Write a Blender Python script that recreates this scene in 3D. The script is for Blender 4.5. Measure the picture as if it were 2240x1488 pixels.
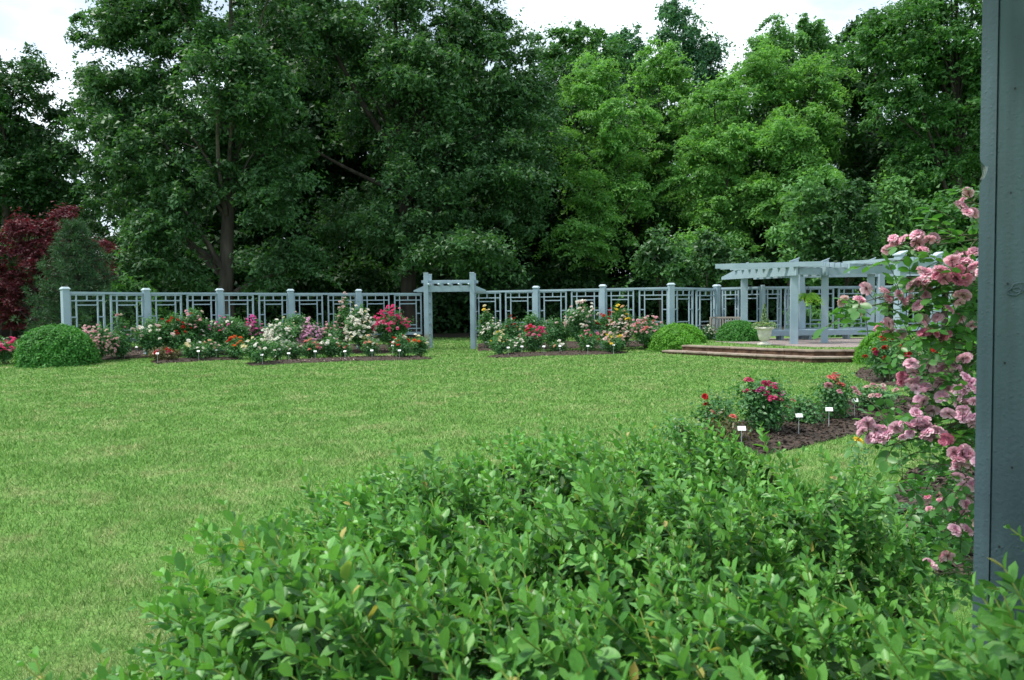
import bpy, bmesh, math, random
import numpy as np
from mathutils import Vector, Matrix

for o in list(bpy.data.objects):
    bpy.data.objects.remove(o)
S = bpy.context.scene
COL = S.collection
rng = np.random.default_rng(7)
random.seed(7)
PI = math.pi

# ------------------------------------------------------------------ camera
EYE = 1.7
F = 1742.0                       # focal length in photo pixels (28 mm on a 36 mm frame)
PITCH, ROLL = math.radians(2.62), 0.0105
fw = np.array([0, math.cos(PITCH), -math.sin(PITCH)])
up0 = np.array([0, math.sin(PITCH), math.cos(PITCH)])
r0 = np.array([1.0, 0, 0])
RT = math.cos(ROLL) * r0 - math.sin(ROLL) * up0
UP = math.cos(ROLL) * up0 + math.sin(ROLL) * r0
cam_d = bpy.data.cameras.new('camera')
cam = bpy.data.objects.new('camera', cam_d)
COL.objects.link(cam)
M = Matrix(((RT[0], UP[0], -fw[0], 0), (RT[1], UP[1], -fw[1], 0), (RT[2], UP[2], -fw[2], EYE), (0, 0, 0, 1)))
cam.matrix_world = M
cam_d.sensor_width = 36
cam_d.lens = 36 * F / 2240
cam_d.clip_start = 0.05
cam_d.clip_end = 3000
cam_d.dof.use_dof = True
cam_d.dof.focus_distance = 5.0
cam_d.dof.aperture_fstop = 13.0
S.camera = cam

# ------------------------------------------------------------------ light
SUN_EL, SUN_AZ = math.radians(63), math.radians(-98)   # azimuth: from +Y clockwise
w = bpy.data.worlds.new('World')
S.world = w
w.use_nodes = True
nt = w.node_tree
nt.nodes.clear()
wo = nt.nodes.new('ShaderNodeOutputWorld')
bg = nt.nodes.new('ShaderNodeBackground')
sky = nt.nodes.new('ShaderNodeTexSky')
sky.sky_type = 'NISHITA'
sky.sun_disc = False
sky.sun_elevation = SUN_EL
sky.sun_rotation = SUN_AZ
tc = nt.nodes.new('ShaderNodeTexCoord')
mp = nt.nodes.new('ShaderNodeMapping')
mp.inputs['Scale'].default_value = (1.0, 1.0, 2.2)
mp.inputs['Location'].default_value = (0.35, 0.2, 0.1)
no = nt.nodes.new('ShaderNodeTexNoise')
no.inputs['Scale'].default_value = 2.6
no.inputs['Detail'].default_value = 7
no.inputs['Roughness'].default_value = 0.55
rp = nt.nodes.new('ShaderNodeValToRGB')
rp.color_ramp.elements[0].position = 0.42
rp.color_ramp.elements[0].color = (0.34, 0.36, 0.36, 1)
rp.color_ramp.elements[1].position = 0.60
rp.color_ramp.elements[1].color = (1, 1, 1, 1)
mx = nt.nodes.new('ShaderNodeMix')
mx.data_type = 'RGBA'
mx.inputs[7].default_value = (8.6, 9.6, 10.3, 1)
L = nt.links.new
L(tc.outputs['Generated'], mp.inputs['Vector'])
L(mp.outputs['Vector'], no.inputs['Vector'])
L(no.outputs['Fac'], rp.inputs['Fac'])
L(rp.outputs['Color'], mx.inputs[0])
L(sky.outputs['Color'], mx.inputs[6])
L(mx.outputs[2], bg.inputs['Color'])
bg.inputs['Strength'].default_value = 0.1
L(bg.outputs['Background'], wo.inputs['Surface'])

sd = bpy.data.lights.new('sun', 'SUN')
sd.energy = 2.9
sd.angle = math.radians(7)
sd.color = (1.0, 0.96, 0.88)
so = bpy.data.objects.new('sun', sd)
COL.objects.link(so)
sv = Vector((math.sin(SUN_AZ) * math.cos(SUN_EL), math.cos(SUN_AZ) * math.cos(SUN_EL), math.sin(SUN_EL)))
so.rotation_euler = sv.to_track_quat('Z', 'Y').to_euler()
so.location = (0, 0, 40)

S.view_settings.view_transform = 'Standard'
S.view_settings.look = 'None'
S.view_settings.gamma = 1
S.view_settings.use_curve_mapping = False
S.view_settings.exposure = 0.8
S.render.engine = 'CYCLES'
S.cycles.max_bounces = 6
S.cycles.diffuse_bounces = 3
S.cycles.glossy_bounces = 2
S.cycles.transmission_bounces = 4
S.cycles.transparent_max_bounces = 4
S.cycles.use_denoising = True
S.render.use_persistent_data = False

# ------------------------------------------------------------------ projection helpers
def ray(u, v):
    return fw + ((u - 1120) * RT - (v - 744) * UP) / F

def PV(u, v, d):
    """world point seen at photo pixel (u, v) at depth Y = d"""
    r = ray(u, v)
    return np.array([0, 0, EYE]) + r * (d / r[1])

def ss(a, b, x):
    t = np.clip((np.asarray(x, float) - a) / (b - a), 0, 1)
    return t * t * (3 - 2 * t)

def g(x, y):
    return (0.2 * ss(2, 7, x) * ss(22, 28, y) + 0.12 * ss(-5, -13, x) * ss(16, 25, y)
            + 0.012 * np.sin(np.asarray(x) * 1.1 + 0.4) * np.cos(np.asarray(y) * 0.8))

def GP(u, v, z=None):
    """ground point under a photo pixel"""
    r = ray(u, v)
    zz = 0.0 if z is None else z
    for _ in range(6):
        t = (zz - EYE) / r[2]
        p = np.array([0, 0, EYE]) + r * t
        if z is not None:
            break
        zz = float(g(p[0], p[1]))
    return p

def proj(p):
    q = np.asarray(p) - np.array([0, 0, EYE])
    dz = q @ fw
    return 1120 + F * (q @ RT) / dz, 744 - F * (q @ UP) / dz, dz

# ------------------------------------------------------------------ mesh helpers
def mesh_np(name, V, faces, mat=None, smooth=False):
    """faces: list of (n,k) index arrays"""
    me = bpy.data.meshes.new(name)
    V = np.asarray(V, np.float32)
    me.vertices.add(len(V))
    me.vertices.foreach_set('co', V.ravel())
    faces = [np.asarray(f, np.int32) for f in faces if len(f)]
    idx = np.concatenate([f.ravel() for f in faces])
    ks = np.concatenate([np.full(len(f), f.shape[1], np.int32) for f in faces])
    st = np.concatenate([[0], np.cumsum(ks)[:-1]]).astype(np.int32)
    me.loops.add(len(idx))
    me.loops.foreach_set('vertex_index', idx)
    me.polygons.add(len(ks))
    me.polygons.foreach_set('loop_start', st)
    me.polygons.foreach_set('use_smooth', np.full(len(ks), bool(smooth)))
    me.update(calc_edges=True)
    if mat:
        me.materials.append(mat)
    return me

CLOSED = {'corner_board', 'beam', 'rafter', 'bench_apron', 'post_cap', 'column_cap', 'bench_bracket', 'riser_stone', 'tread_slab', 'column', 'post', 'front_board'}
class MB:
    """collects chunks of geometry for ONE mesh"""
    def __init__(s):
        s.V, s.F, s.n = [], [], 0
    def add(s, V, *faces):
        V = np.asarray(V, float).reshape(-1, 3)
        for f in faces:
            s.F.append(np.asarray(f, int) + s.n)
        s.V.append(V)
        s.n += len(V)
    def box(s, c, size, rz=0.0, bevel=0.0):
        x, y, z = np.array(size) / 2
        if bevel <= 0:
            V = np.array([[i, j, k] for i in (-x, x) for j in (-y, y) for k in (-z, z)])
            Fq = [[0, 1, 3, 2], [4, 6, 7, 5], [0, 4, 5, 1], [2, 3, 7, 6], [0, 2, 6, 4], [1, 5, 7, 3]]
            s.add(rotz(V, rz) + np.array(c), Fq)
        else:
            b = bevel
            ring = lambda ix, iy, zz: [[-ix, -iy + b, zz], [-ix + b, -iy, zz], [ix - b, -iy, zz], [ix, -iy + b, zz],
                                       [ix, iy - b, zz], [ix - b, iy, zz], [-ix + b, iy, zz], [-ix, iy - b, zz]]
            V = np.array(ring(x - b, y - b, -z) + ring(x, y, -z + b) + ring(x, y, z - b) + ring(x - b, y - b, z))
            Fq = []
            for r in range(3):
                for k in range(8):
                    Fq.append([r * 8 + k, r * 8 + (k + 1) % 8, (r + 1) * 8 + (k + 1) % 8, (r + 1) * 8 + k])
            s.add(rotz(V, rz) + np.array(c), Fq, [[7, 6, 5, 4, 3, 2, 1, 0]], [[24, 25, 26, 27, 28, 29, 30, 31]])
    def tube(s, pts, radii, sides=6, cap=True):
        pts = np.asarray(pts, float)
        radii = np.broadcast_to(np.asarray(radii, float), (len(pts),))
        t = np.gradient(pts, axis=0)
        t /= np.linalg.norm(t, axis=1)[:, None] + 1e-9
        ref = np.where(np.abs(t[:, 2:3]) > 0.9, np.array([[1.0, 0, 0]]), np.array([[0, 0, 1.0]]))
        a = np.cross(t, ref)
        a /= np.linalg.norm(a, axis=1)[:, None] + 1e-9
        b = np.cross(t, a)
        th = np.arange(sides) * 2 * PI / sides
        V = (pts[:, None] + radii[:, None, None] * (a[:, None] * np.cos(th)[None, :, None] + b[:, None] * np.sin(th)[None, :, None])).reshape(-1, 3)
        n = len(pts)
        i = np.arange(n - 1)[:, None] * sides
        k = np.arange(sides)[None]
        q = np.stack([i + k, i + (k + 1) % sides, i + sides + (k + 1) % sides, i + sides + k], -1).reshape(-1, 4)
        s.add(V, q)
    def lathe(s, prof, sides=24, c=(0, 0, 0)):
        prof = np.asarray(prof, float)
        th = np.arange(sides) * 2 * PI / sides
        V = np.stack([prof[:, 0:1] * np.cos(th), prof[:, 0:1] * np.sin(th), np.repeat(prof[:, 1:2], sides, 1)], -1).reshape(-1, 3) + np.array(c)
        n = len(prof)
        i = np.arange(n - 1)[:, None] * sides
        k = np.arange(sides)[None]
        q = np.stack([i + k, i + (k + 1) % sides, i + sides + (k + 1) % sides, i + sides + k], -1).reshape(-1, 4)
        s.add(V, q)
    def prism(s, poly, z0, z1):
        poly = np.asarray(poly, float)
        n = len(poly)
        V = np.concatenate([np.c_[poly, np.full(n, z0)], np.c_[poly, np.full(n, z1)]])
        q = [[k, (k + 1) % n, n + (k + 1) % n, n + k] for k in range(n)]
        s.add(V, q, [list(range(n))[::-1]], [list(range(n, 2 * n))])
    def mesh(s, name, mat=None, smooth=False, off=(0, 0, 0)):
        me = mesh_np(name, np.concatenate(s.V) - np.array(off), s.F, mat, smooth)
        if name in CLOSED:
            bm = bmesh.new(); bm.from_mesh(me)
            bmesh.ops.recalc_face_normals(bm, faces=bm.faces)
            bm.to_mesh(me); bm.free()
        return me

def rotz(V, a):
    c, s_ = math.cos(a), math.sin(a)
    V = np.asarray(V, float)
    return np.stack([V[..., 0] * c - V[..., 1] * s_, V[..., 0] * s_ + V[..., 1] * c, V[..., 2]], -1)

def link(name, me, parent=None, loc=(0, 0, 0), rz=0.0):
    o = bpy.data.objects.new(name, me)
    COL.objects.link(o)
    o.location = loc
    o.rotation_euler = (0, 0, rz)
    if parent is not None:
        o.parent = parent
    return o

def tag(o, label=None, cat=None, group=None, kind=None):
    if label: o['label'] = label
    if cat: o['category'] = cat
    if group: o['group'] = group
    if kind: o['kind'] = kind
    return o

def thing(name, label, cat, loc=(0, 0, 0), rz=0.0, group=None):
    o = link(name, None, None, tuple(float(c) for c in loc), rz)
    o.empty_display_size = 0.2
    return tag(o, label, cat, group)

# ------------------------------------------------------------------ materials
def mat_new(name):
    m = bpy.data.materials.new(name)
    m.use_nodes = True
    m.node_tree.nodes.clear()
    return m, m.node_tree.nodes, m.node_tree.links.new

def leaf_mat(name, col, col2, trans=0.35, tcol=None, rough=0.55, spec=0.3, dead=None, deadp=0.02, under=None, nscale=0.7):
    m, N, K = mat_new(name)
    out = N.new('ShaderNodeOutputMaterial')
    geo = N.new('ShaderNodeNewGeometry')
    ramp = N.new('ShaderNodeValToRGB')
    ramp.color_ramp.elements[0].color = (*col, 1)
    ramp.color_ramp.elements[1].color = (*col2, 1)
    if dead:
        ramp.color_ramp.elements[1].position = 1 - deadp
        e = ramp.color_ramp.elements.new(1 - deadp * 0.9)
        e.color = (*dead, 1)
    K(geo.outputs['Random Per Island'], ramp.inputs['Fac'])
    # broad drift of hue from one bough to the next
    tcn = N.new('ShaderNodeTexCoord')
    nz = N.new('ShaderNodeTexNoise')
    nz.inputs['Scale'].default_value = nscale
    nz.inputs['Detail'].default_value = 2
    K(tcn.outputs['Object'], nz.inputs['Vector'])
    hsv = N.new('ShaderNodeHueSaturation')
    mr = N.new('ShaderNodeMapRange')
    mr.inputs['From Min'].default_value = 0.3
    mr.inputs['From Max'].default_value = 0.7
    mr.inputs['To Min'].default_value = 0.8
    mr.inputs['To Max'].default_value = 1.2
    K(nz.outputs['Fac'], mr.inputs['Value'])
    K(mr.outputs['Result'], hsv.inputs['Value'])
    K(ramp.outputs['Color'], hsv.inputs['Color'])
    colour = hsv.outputs['Color']
    if under:                      # the underside of the leaf is paler
        um = N.new('ShaderNodeMix')
        um.data_type = 'RGBA'
        um.inputs[7].default_value = (*under, 1)
        um2 = N.new('ShaderNodeMath')
        um2.operation = 'MULTIPLY'
        um2.inputs[1].default_value = 0.6
        K(geo.outputs['Backfacing'], um2.inputs[0])
        K(um2.outputs[0], um.inputs[0])
        K(colour, um.inputs[6])
        colour = um.outputs[2]
    p = N.new('ShaderNodeBsdfPrincipled')
    p.inputs['Roughness'].default_value = rough
    p.inputs['Specular IOR Level'].default_value = spec
    K(colour, p.inputs['Base Color'])
    t = N.new('ShaderNodeBsdfTranslucent')
    mul = N.new('ShaderNodeMix')
    mul.data_type = 'RGBA'
    mul.blend_type = 'MULTIPLY'
    mul.inputs[0].default_value = 1
    mul.inputs[7].default_value = (*(tcol or (1.5, 1.6, 0.7)), 1)
    K(hsv.outputs['Color'], mul.inputs[6])
    K(mul.outputs[2], t.inputs['Color'])
    ms = N.new('ShaderNodeMixShader')
    ms.inputs[0].default_value = trans
    K(p.outputs[0], ms.inputs[1])
    K(t.outputs[0], ms.inputs[2])
    K(ms.outputs[0], out.inputs['Surface'])
    return m

def noise_mat(name, c1, c2, scale=8.0, rough=0.8, bump=0.0, bscale=None, c3=None, spec=0.3, coords='Object', detail=5, stretch=None, lo=0.35, hi=0.65):
    m, N, K = mat_new(name)
    out = N.new('ShaderNodeOutputMaterial')
    p = N.new('ShaderNodeBsdfPrincipled')
    p.inputs['Roughness'].default_value = rough
    p.inputs['Specular IOR Level'].default_value = spec
    if coords == 'Position':
        src = N.new('ShaderNodeNewGeometry').outputs['Position']
    else:
        src = N.new('ShaderNodeTexCoord').outputs[coords]
    if stretch:
        mpn = N.new('ShaderNodeMapping')
        mpn.inputs['Scale'].default_value = stretch
        K(src, mpn.inputs['Vector'])
        src = mpn.outputs['Vector']
    nz = N.new('ShaderNodeTexNoise')
    nz.inputs['Scale'].default_value = scale
    nz.inputs['Detail'].default_value = detail
    K(src, nz.inputs['Vector'])
    r = N.new('ShaderNodeValToRGB')
    r.color_ramp.elements[0].position = lo
    r.color_ramp.elements[0].color = (*c1, 1)
    r.color_ramp.elements[1].position = hi
    r.color_ramp.elements[1].color = (*c2, 1)
    if c3:
        e = r.color_ramp.elements.new((lo + hi) / 2)
        e.color = (*c3, 1)
    K(nz.outputs['Fac'], r.inputs['Fac'])
    K(r.outputs['Color'], p.inputs['Base Color'])
    if bump:
        nb = N.new('ShaderNodeTexNoise')
        nb.inputs['Scale'].default_value = bscale or scale * 4
        nb.inputs['Detail'].default_value = 6
        K(src, nb.inputs['Vector'])
        b = N.new('ShaderNodeBump')
        b.inputs['Strength'].default_value = bump
        b.inputs['Distance'].default_value = 0.02
        K(nb.outputs['Fac'], b.inputs['Height'])
        K(b.outputs['Normal'], p.inputs['Normal'])
    K(p.outputs[0], out.inputs['Surface'])
    return m

def petal_mat(name, c1, c2, trans=0.42):
    return leaf_mat(name, c1, c2, trans, (1.1, 1.0, 1.0), 0.6, 0.2)

MAT = {}
MAT['paint'] = noise_mat('blue_grey_paint', (0.248, 0.338, 0.390), (0.302, 0.396, 0.450), 2.2, 0.65, 0.12, 14, coords='Position')
MAT['paint_cap'] = noise_mat('pale_cap_paint', (0.36, 0.45, 0.50), (0.42, 0.51, 0.56), 3, 0.6, coords='Position')
MAT['bark'] = noise_mat('grey_bark', (0.045, 0.04, 0.033), (0.12, 0.105, 0.088), 3.0, 0.9, 0.8, 9, stretch=(1, 1, 0.25))
MAT['bark_dark'] = noise_mat('dark_bark', (0.02, 0.018, 0.014), (0.06, 0.05, 0.04), 3.0, 0.9, 0.8, 9, stretch=(1, 1, 0.25))
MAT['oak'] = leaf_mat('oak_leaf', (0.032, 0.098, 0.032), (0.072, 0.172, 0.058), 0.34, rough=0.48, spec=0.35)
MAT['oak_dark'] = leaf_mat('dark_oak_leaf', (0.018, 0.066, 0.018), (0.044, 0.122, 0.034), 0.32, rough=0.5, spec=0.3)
MAT['locust'] = leaf_mat('locust_leaf', (0.088, 0.235, 0.056), (0.180, 0.375, 0.098), 0.45)
MAT['mid'] = leaf_mat('mid_green_leaf', (0.036, 0.125, 0.032), (0.085, 0.215, 0.052), 0.38)
MAT['pale'] = leaf_mat('pale_green_leaf', (0.075, 0.20, 0.06), (0.14, 0.30, 0.10), 0.38)
MAT['blue'] = leaf_mat('blue_green_leaf', (0.040, 0.13, 0.065), (0.090, 0.22, 0.11), 0.34)
MAT['wood'] = leaf_mat('woodland_leaf_shaded', (0.012, 0.052, 0.013), (0.034, 0.100, 0.026), 0.3)  # leaf green kept low to hold the canopy's shade in the colour
MAT['maple'] = leaf_mat('red_maple_leaf', (0.058, 0.011, 0.018), (0.130, 0.026, 0.036), 0.32, (1.6, 0.8, 0.8))
MAT['pine'] = leaf_mat('pine_needle', (0.018, 0.064, 0.028), (0.056, 0.128, 0.048), 0.15)
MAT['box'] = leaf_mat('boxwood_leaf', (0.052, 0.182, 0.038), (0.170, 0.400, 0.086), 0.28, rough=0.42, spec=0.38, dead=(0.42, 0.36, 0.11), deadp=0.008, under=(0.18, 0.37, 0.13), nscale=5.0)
MAT['box_in_shade'] = leaf_mat('inner_boxwood_leaf_shaded', (0.018, 0.065, 0.015), (0.045, 0.115, 0.024), 0.25)  # inner leaves darkened, so the gaps between shoots carry painted shade
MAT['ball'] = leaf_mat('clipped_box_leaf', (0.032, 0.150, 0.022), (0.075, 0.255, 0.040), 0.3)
MAT['ball_bright'] = leaf_mat('bright_clipped_leaf', (0.065, 0.220, 0.020), (0.150, 0.370, 0.042), 0.38)  # brighter, yellower leaf green than the other clipped bushes
MAT['rose_leaf'] = leaf_mat('rose_leaf', (0.034, 0.125, 0.038), (0.092, 0.240, 0.075), 0.34, rough=0.4, spec=0.4)
MAT['rose_leaf_red'] = leaf_mat('bronze_rose_leaf', (0.075, 0.075, 0.030), (0.14, 0.12, 0.05), 0.3, rough=0.4)
MAT['climb_leaf'] = leaf_mat('climbing_rose_leaf', (0.045, 0.165, 0.035), (0.105, 0.280, 0.068), 0.40, rough=0.38, spec=0.45)
MAT['fern'] = leaf_mat('fern_leaf', (0.13, 0.32, 0.03), (0.26, 0.44, 0.06), 0.45)
MAT['ivy'] = leaf_mat('ivy_leaf', (0.05, 0.14, 0.05), (0.30, 0.40, 0.22), 0.3)
MAT['cane'] = noise_mat('rose_cane', (0.045, 0.07, 0.025), (0.10, 0.09, 0.045), 20, 0.7)
MAT['box_stem'] = noise_mat('boxwood_stem', (0.26, 0.36, 0.07), (0.38, 0.42, 0.12), 20, 0.7)
MAT['twig'] = noise_mat('brown_twig', (0.05, 0.035, 0.02), (0.11, 0.08, 0.05), 20, 0.8)
MAT['mulch'] = noise_mat('dark_mulch', (0.022, 0.016, 0.012), (0.085, 0.062, 0.048), 14, 0.95, 1.0, 40, coords='Position')
MAT['white'] = noise_mat('white_plate', (0.78, 0.78, 0.78), (0.84, 0.84, 0.84), 6, 0.4)
MAT['stake'] = noise_mat('zinc_stake', (0.35, 0.36, 0.36), (0.5, 0.5, 0.5), 9, 0.45)
MAT['urn'] = noise_mat('cast_stone', (0.50, 0.47, 0.41), (0.66, 0.63, 0.56), 9, 0.85, 0.2, 40)
MAT['basket'] = noise_mat('coir_basket', (0.10, 0.05, 0.03), (0.2, 0.11, 0.06), 25, 0.95, 0.6, 60)
MAT['wire'] = noise_mat('black_wire', (0.02, 0.02, 0.02), (0.04, 0.04, 0.04), 9, 0.5)
MAT['teak'] = noise_mat('weathered_teak', (0.20, 0.18, 0.155), (0.32, 0.295, 0.26), 6, 0.85, 0.3, 30, stretch=(1, 1, 6))
MAT['slab'] = noise_mat('step_slab', (0.175, 0.135, 0.105), (0.31, 0.25, 0.205), 4, 0.85, 0.3, 30, coords='Position')
MAT['riser'] = noise_mat('brown_riser', (0.045, 0.026, 0.015), (0.13, 0.075, 0.045), 6, 0.9, 0.5, 25, coords='Position')
MAT['earth'] = noise_mat('woodland_earth', (0.018, 0.018, 0.010), (0.05, 0.045, 0.025), 0.8, 0.95, 0.5, 6, coords='Position')

def petals(name, *c):
    MAT[name] = petal_mat(name + '_petal', *c)
petals('white_bloom', (0.76, 0.78, 0.68), (0.88, 0.88, 0.82))
petals('blush', (0.68, 0.45, 0.44), (0.78, 0.64, 0.60))
petals('pale_pink', (0.62, 0.28, 0.36), (0.78, 0.50, 0.54))
petals('pink', (0.60, 0.17, 0.30), (0.76, 0.34, 0.44))
petals('hot_pink', (0.56, 0.03, 0.16), (0.72, 0.11, 0.27))
petals('magenta', (0.56, 0.07, 0.32), (0.72, 0.20, 0.48))
petals('lavender', (0.66, 0.34, 0.54), (0.80, 0.54, 0.70))
petals('red', (0.40, 0.012, 0.018), (0.58, 0.03, 0.03))
petals('dark_red', (0.26, 0.005, 0.014), (0.42, 0.012, 0.022))
petals('orange', (0.66, 0.08, 0.025), (0.78, 0.18, 0.05))
petals('coral', (0.66, 0.15, 0.14), (0.78, 0.32, 0.27))
petals('peach', (0.72, 0.38, 0.20), (0.80, 0.56, 0.38))
petals('cream', (0.72, 0.65, 0.32), (0.80, 0.76, 0.52))
petals('yellow', (0.74, 0.52, 0.03), (0.82, 0.66, 0.10))
petals('climb_pink', (0.84, 0.40, 0.55), (0.92, 0.72, 0.79))
petals('climb_lilac', (0.83, 0.46, 0.63), (0.92, 0.73, 0.82))

def stained_paint():
    m = MAT['paint'].copy()
    m.name = 'stained_grey_paint'
    N, K = m.node_tree.nodes, m.node_tree.links.new
    p = [n for n in N if n.type == 'BSDF_PRINCIPLED'][0]
    src = p.inputs['Base Color'].links[0].from_socket
    tcn = N.new('ShaderNodeNewGeometry')
    sx = N.new('ShaderNodeSeparateXYZ')
    K(tcn.outputs['Position'], sx.inputs[0])
    nz = N.new('ShaderNodeTexNoise')
    nz.inputs['Scale'].default_value = 9
    ad = N.new('ShaderNodeMath')
    ad.operation = 'MULTIPLY_ADD'
    ad.inputs[1].default_value = 0.25
    K(nz.outputs['Fac'], ad.inputs[0])
    K(sx.outputs['Z'], ad.inputs[2])
    mr = N.new('ShaderNodeMapRange')
    mr.inputs['From Min'].default_value = 0.78
    mr.inputs['From Max'].default_value = 0.6
    mr.inputs['To Min'].default_value = 0
    mr.inputs['To Max'].default_value = 0.75
    K(ad.outputs[0], mr.inputs['Value'])
    x = N.new('ShaderNodeMix')
    x.data_type = 'RGBA'
    x.inputs[7].default_value = (0.26, 0.20, 0.125, 1)
    K(mr.outputs['Result'], x.inputs[0])
    K(src, x.inputs[6])
    K(x.outputs[2], p.inputs['Base Color'])
    return m
MAT['paint_stained'] = stained_paint()

def shaded_near_paint():
    """rough, pimply paint of the post close by, its colour darkened for shade"""
    m, N, K = mat_new('rough_blue_grey_paint_shaded')
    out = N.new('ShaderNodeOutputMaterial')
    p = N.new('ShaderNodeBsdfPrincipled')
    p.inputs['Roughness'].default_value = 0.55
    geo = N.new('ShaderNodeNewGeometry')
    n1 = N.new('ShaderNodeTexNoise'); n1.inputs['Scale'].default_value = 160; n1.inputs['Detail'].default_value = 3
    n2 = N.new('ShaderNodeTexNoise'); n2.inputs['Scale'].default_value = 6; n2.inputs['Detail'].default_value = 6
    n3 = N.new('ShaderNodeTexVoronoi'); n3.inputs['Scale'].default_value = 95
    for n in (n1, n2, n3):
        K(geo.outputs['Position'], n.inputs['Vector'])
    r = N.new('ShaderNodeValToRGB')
    r.color_ramp.elements[0].position = 0.3; r.color_ramp.elements[0].color = (0.052, 0.090, 0.106, 1)  # blue-grey darkened below the fence paint, carrying the post's shade in its colour
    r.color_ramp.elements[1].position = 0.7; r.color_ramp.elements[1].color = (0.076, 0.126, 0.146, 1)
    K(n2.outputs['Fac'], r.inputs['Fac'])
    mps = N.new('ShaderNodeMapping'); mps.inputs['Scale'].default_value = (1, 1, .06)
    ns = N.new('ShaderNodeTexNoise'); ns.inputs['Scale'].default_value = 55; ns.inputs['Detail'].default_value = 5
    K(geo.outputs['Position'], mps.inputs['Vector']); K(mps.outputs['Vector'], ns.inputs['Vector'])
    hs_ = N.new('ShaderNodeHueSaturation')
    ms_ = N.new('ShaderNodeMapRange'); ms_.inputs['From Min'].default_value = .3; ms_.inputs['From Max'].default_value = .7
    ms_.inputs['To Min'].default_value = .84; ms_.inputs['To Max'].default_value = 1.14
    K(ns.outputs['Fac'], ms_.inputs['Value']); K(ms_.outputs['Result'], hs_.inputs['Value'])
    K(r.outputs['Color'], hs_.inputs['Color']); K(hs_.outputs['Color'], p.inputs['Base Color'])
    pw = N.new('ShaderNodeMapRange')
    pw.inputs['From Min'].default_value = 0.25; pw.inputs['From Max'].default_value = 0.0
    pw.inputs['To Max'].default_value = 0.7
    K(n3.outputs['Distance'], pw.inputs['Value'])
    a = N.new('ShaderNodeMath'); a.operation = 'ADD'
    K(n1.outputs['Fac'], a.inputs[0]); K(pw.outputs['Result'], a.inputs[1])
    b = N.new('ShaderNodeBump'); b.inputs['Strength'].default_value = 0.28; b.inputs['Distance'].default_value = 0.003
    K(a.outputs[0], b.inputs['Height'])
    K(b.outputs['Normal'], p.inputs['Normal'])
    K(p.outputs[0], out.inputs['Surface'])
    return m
MAT['shaded_near_paint'] = shaded_near_paint()

def lawn_colour(N, K):
    """colour of turf by place: lush patches, dry straw patches"""
    geo = N.new('ShaderNodeNewGeometry')
    n1 = N.new('ShaderNodeTexNoise'); n1.inputs['Scale'].default_value = 0.9; n1.inputs['Detail'].default_value = 5
    n2 = N.new('ShaderNodeTexNoise'); n2.inputs['Scale'].default_value = 3.4; n2.inputs['Detail'].default_value = 4
    K(geo.outputs['Position'], n1.inputs['Vector']); K(geo.outputs['Position'], n2.inputs['Vector'])
    r = N.new('ShaderNodeValToRGB')
    e = r.color_ramp.elements
    e[0].position = 0.38; e[0].color = (0.128, 0.255, 0.054, 1)
    e[1].position = 0.63; e[1].color = (0.222, 0.300, 0.108, 1)
    k = e.new(0.49); k.color = (0.140, 0.278, 0.066, 1)
    mxx = N.new('ShaderNodeMath'); mxx.operation = 'MULTIPLY_ADD'; mxx.inputs[1].default_value = 0.5
    ad = N.new('ShaderNodeMath'); ad.operation = 'MULTIPLY_ADD'; ad.inputs[1].default_value = 0.5; ad.inputs[2].default_value = 0.0
    K(n1.outputs['Fac'], ad.inputs[0])
    K(n2.outputs['Fac'], mxx.inputs[0]); K(ad.outputs[0], mxx.inputs[2])
    K(mxx.outputs[0], r.inputs['Fac'])
    return geo, r

def lawn_mat():
    m, N, K = mat_new('lawn_turf')
    out = N.new('ShaderNodeOutputMaterial')
    p = N.new('ShaderNodeBsdfPrincipled'); p.inputs['Roughness'].default_value = 0.9; p.inputs['Specular IOR Level'].default_value = 0.1
    geo, r = lawn_colour(N, K)
    n3 = N.new('ShaderNodeTexNoise'); n3.inputs['Scale'].default_value = 55; n3.inputs['Detail'].default_value = 4
    K(geo.outputs['Position'], n3.inputs['Vector'])
    h = N.new('ShaderNodeHueSaturation')
    mr = N.new('ShaderNodeMapRange'); mr.inputs['From Min'].default_value = 0.3; mr.inputs['From Max'].default_value = 0.7
    mr.inputs['To Min'].default_value = 0.55; mr.inputs['To Max'].default_value = 1.15
    K(n3.outputs['Fac'], mr.inputs['Value']); K(mr.outputs['Result'], h.inputs['Value']); K(r.outputs['Color'], h.inputs['Color'])
    K(h.outputs['Color'], p.inputs['Base Color'])
    b = N.new('ShaderNodeBump'); b.inputs['Strength'].default_value = 0.6; b.inputs['Distance'].default_value = 0.03
    K(n3.outputs['Fac'], b.inputs['Height']); K(b.outputs['Normal'], p.inputs['Normal'])
    K(p.outputs[0], out.inputs['Surface'])
    return m

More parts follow.
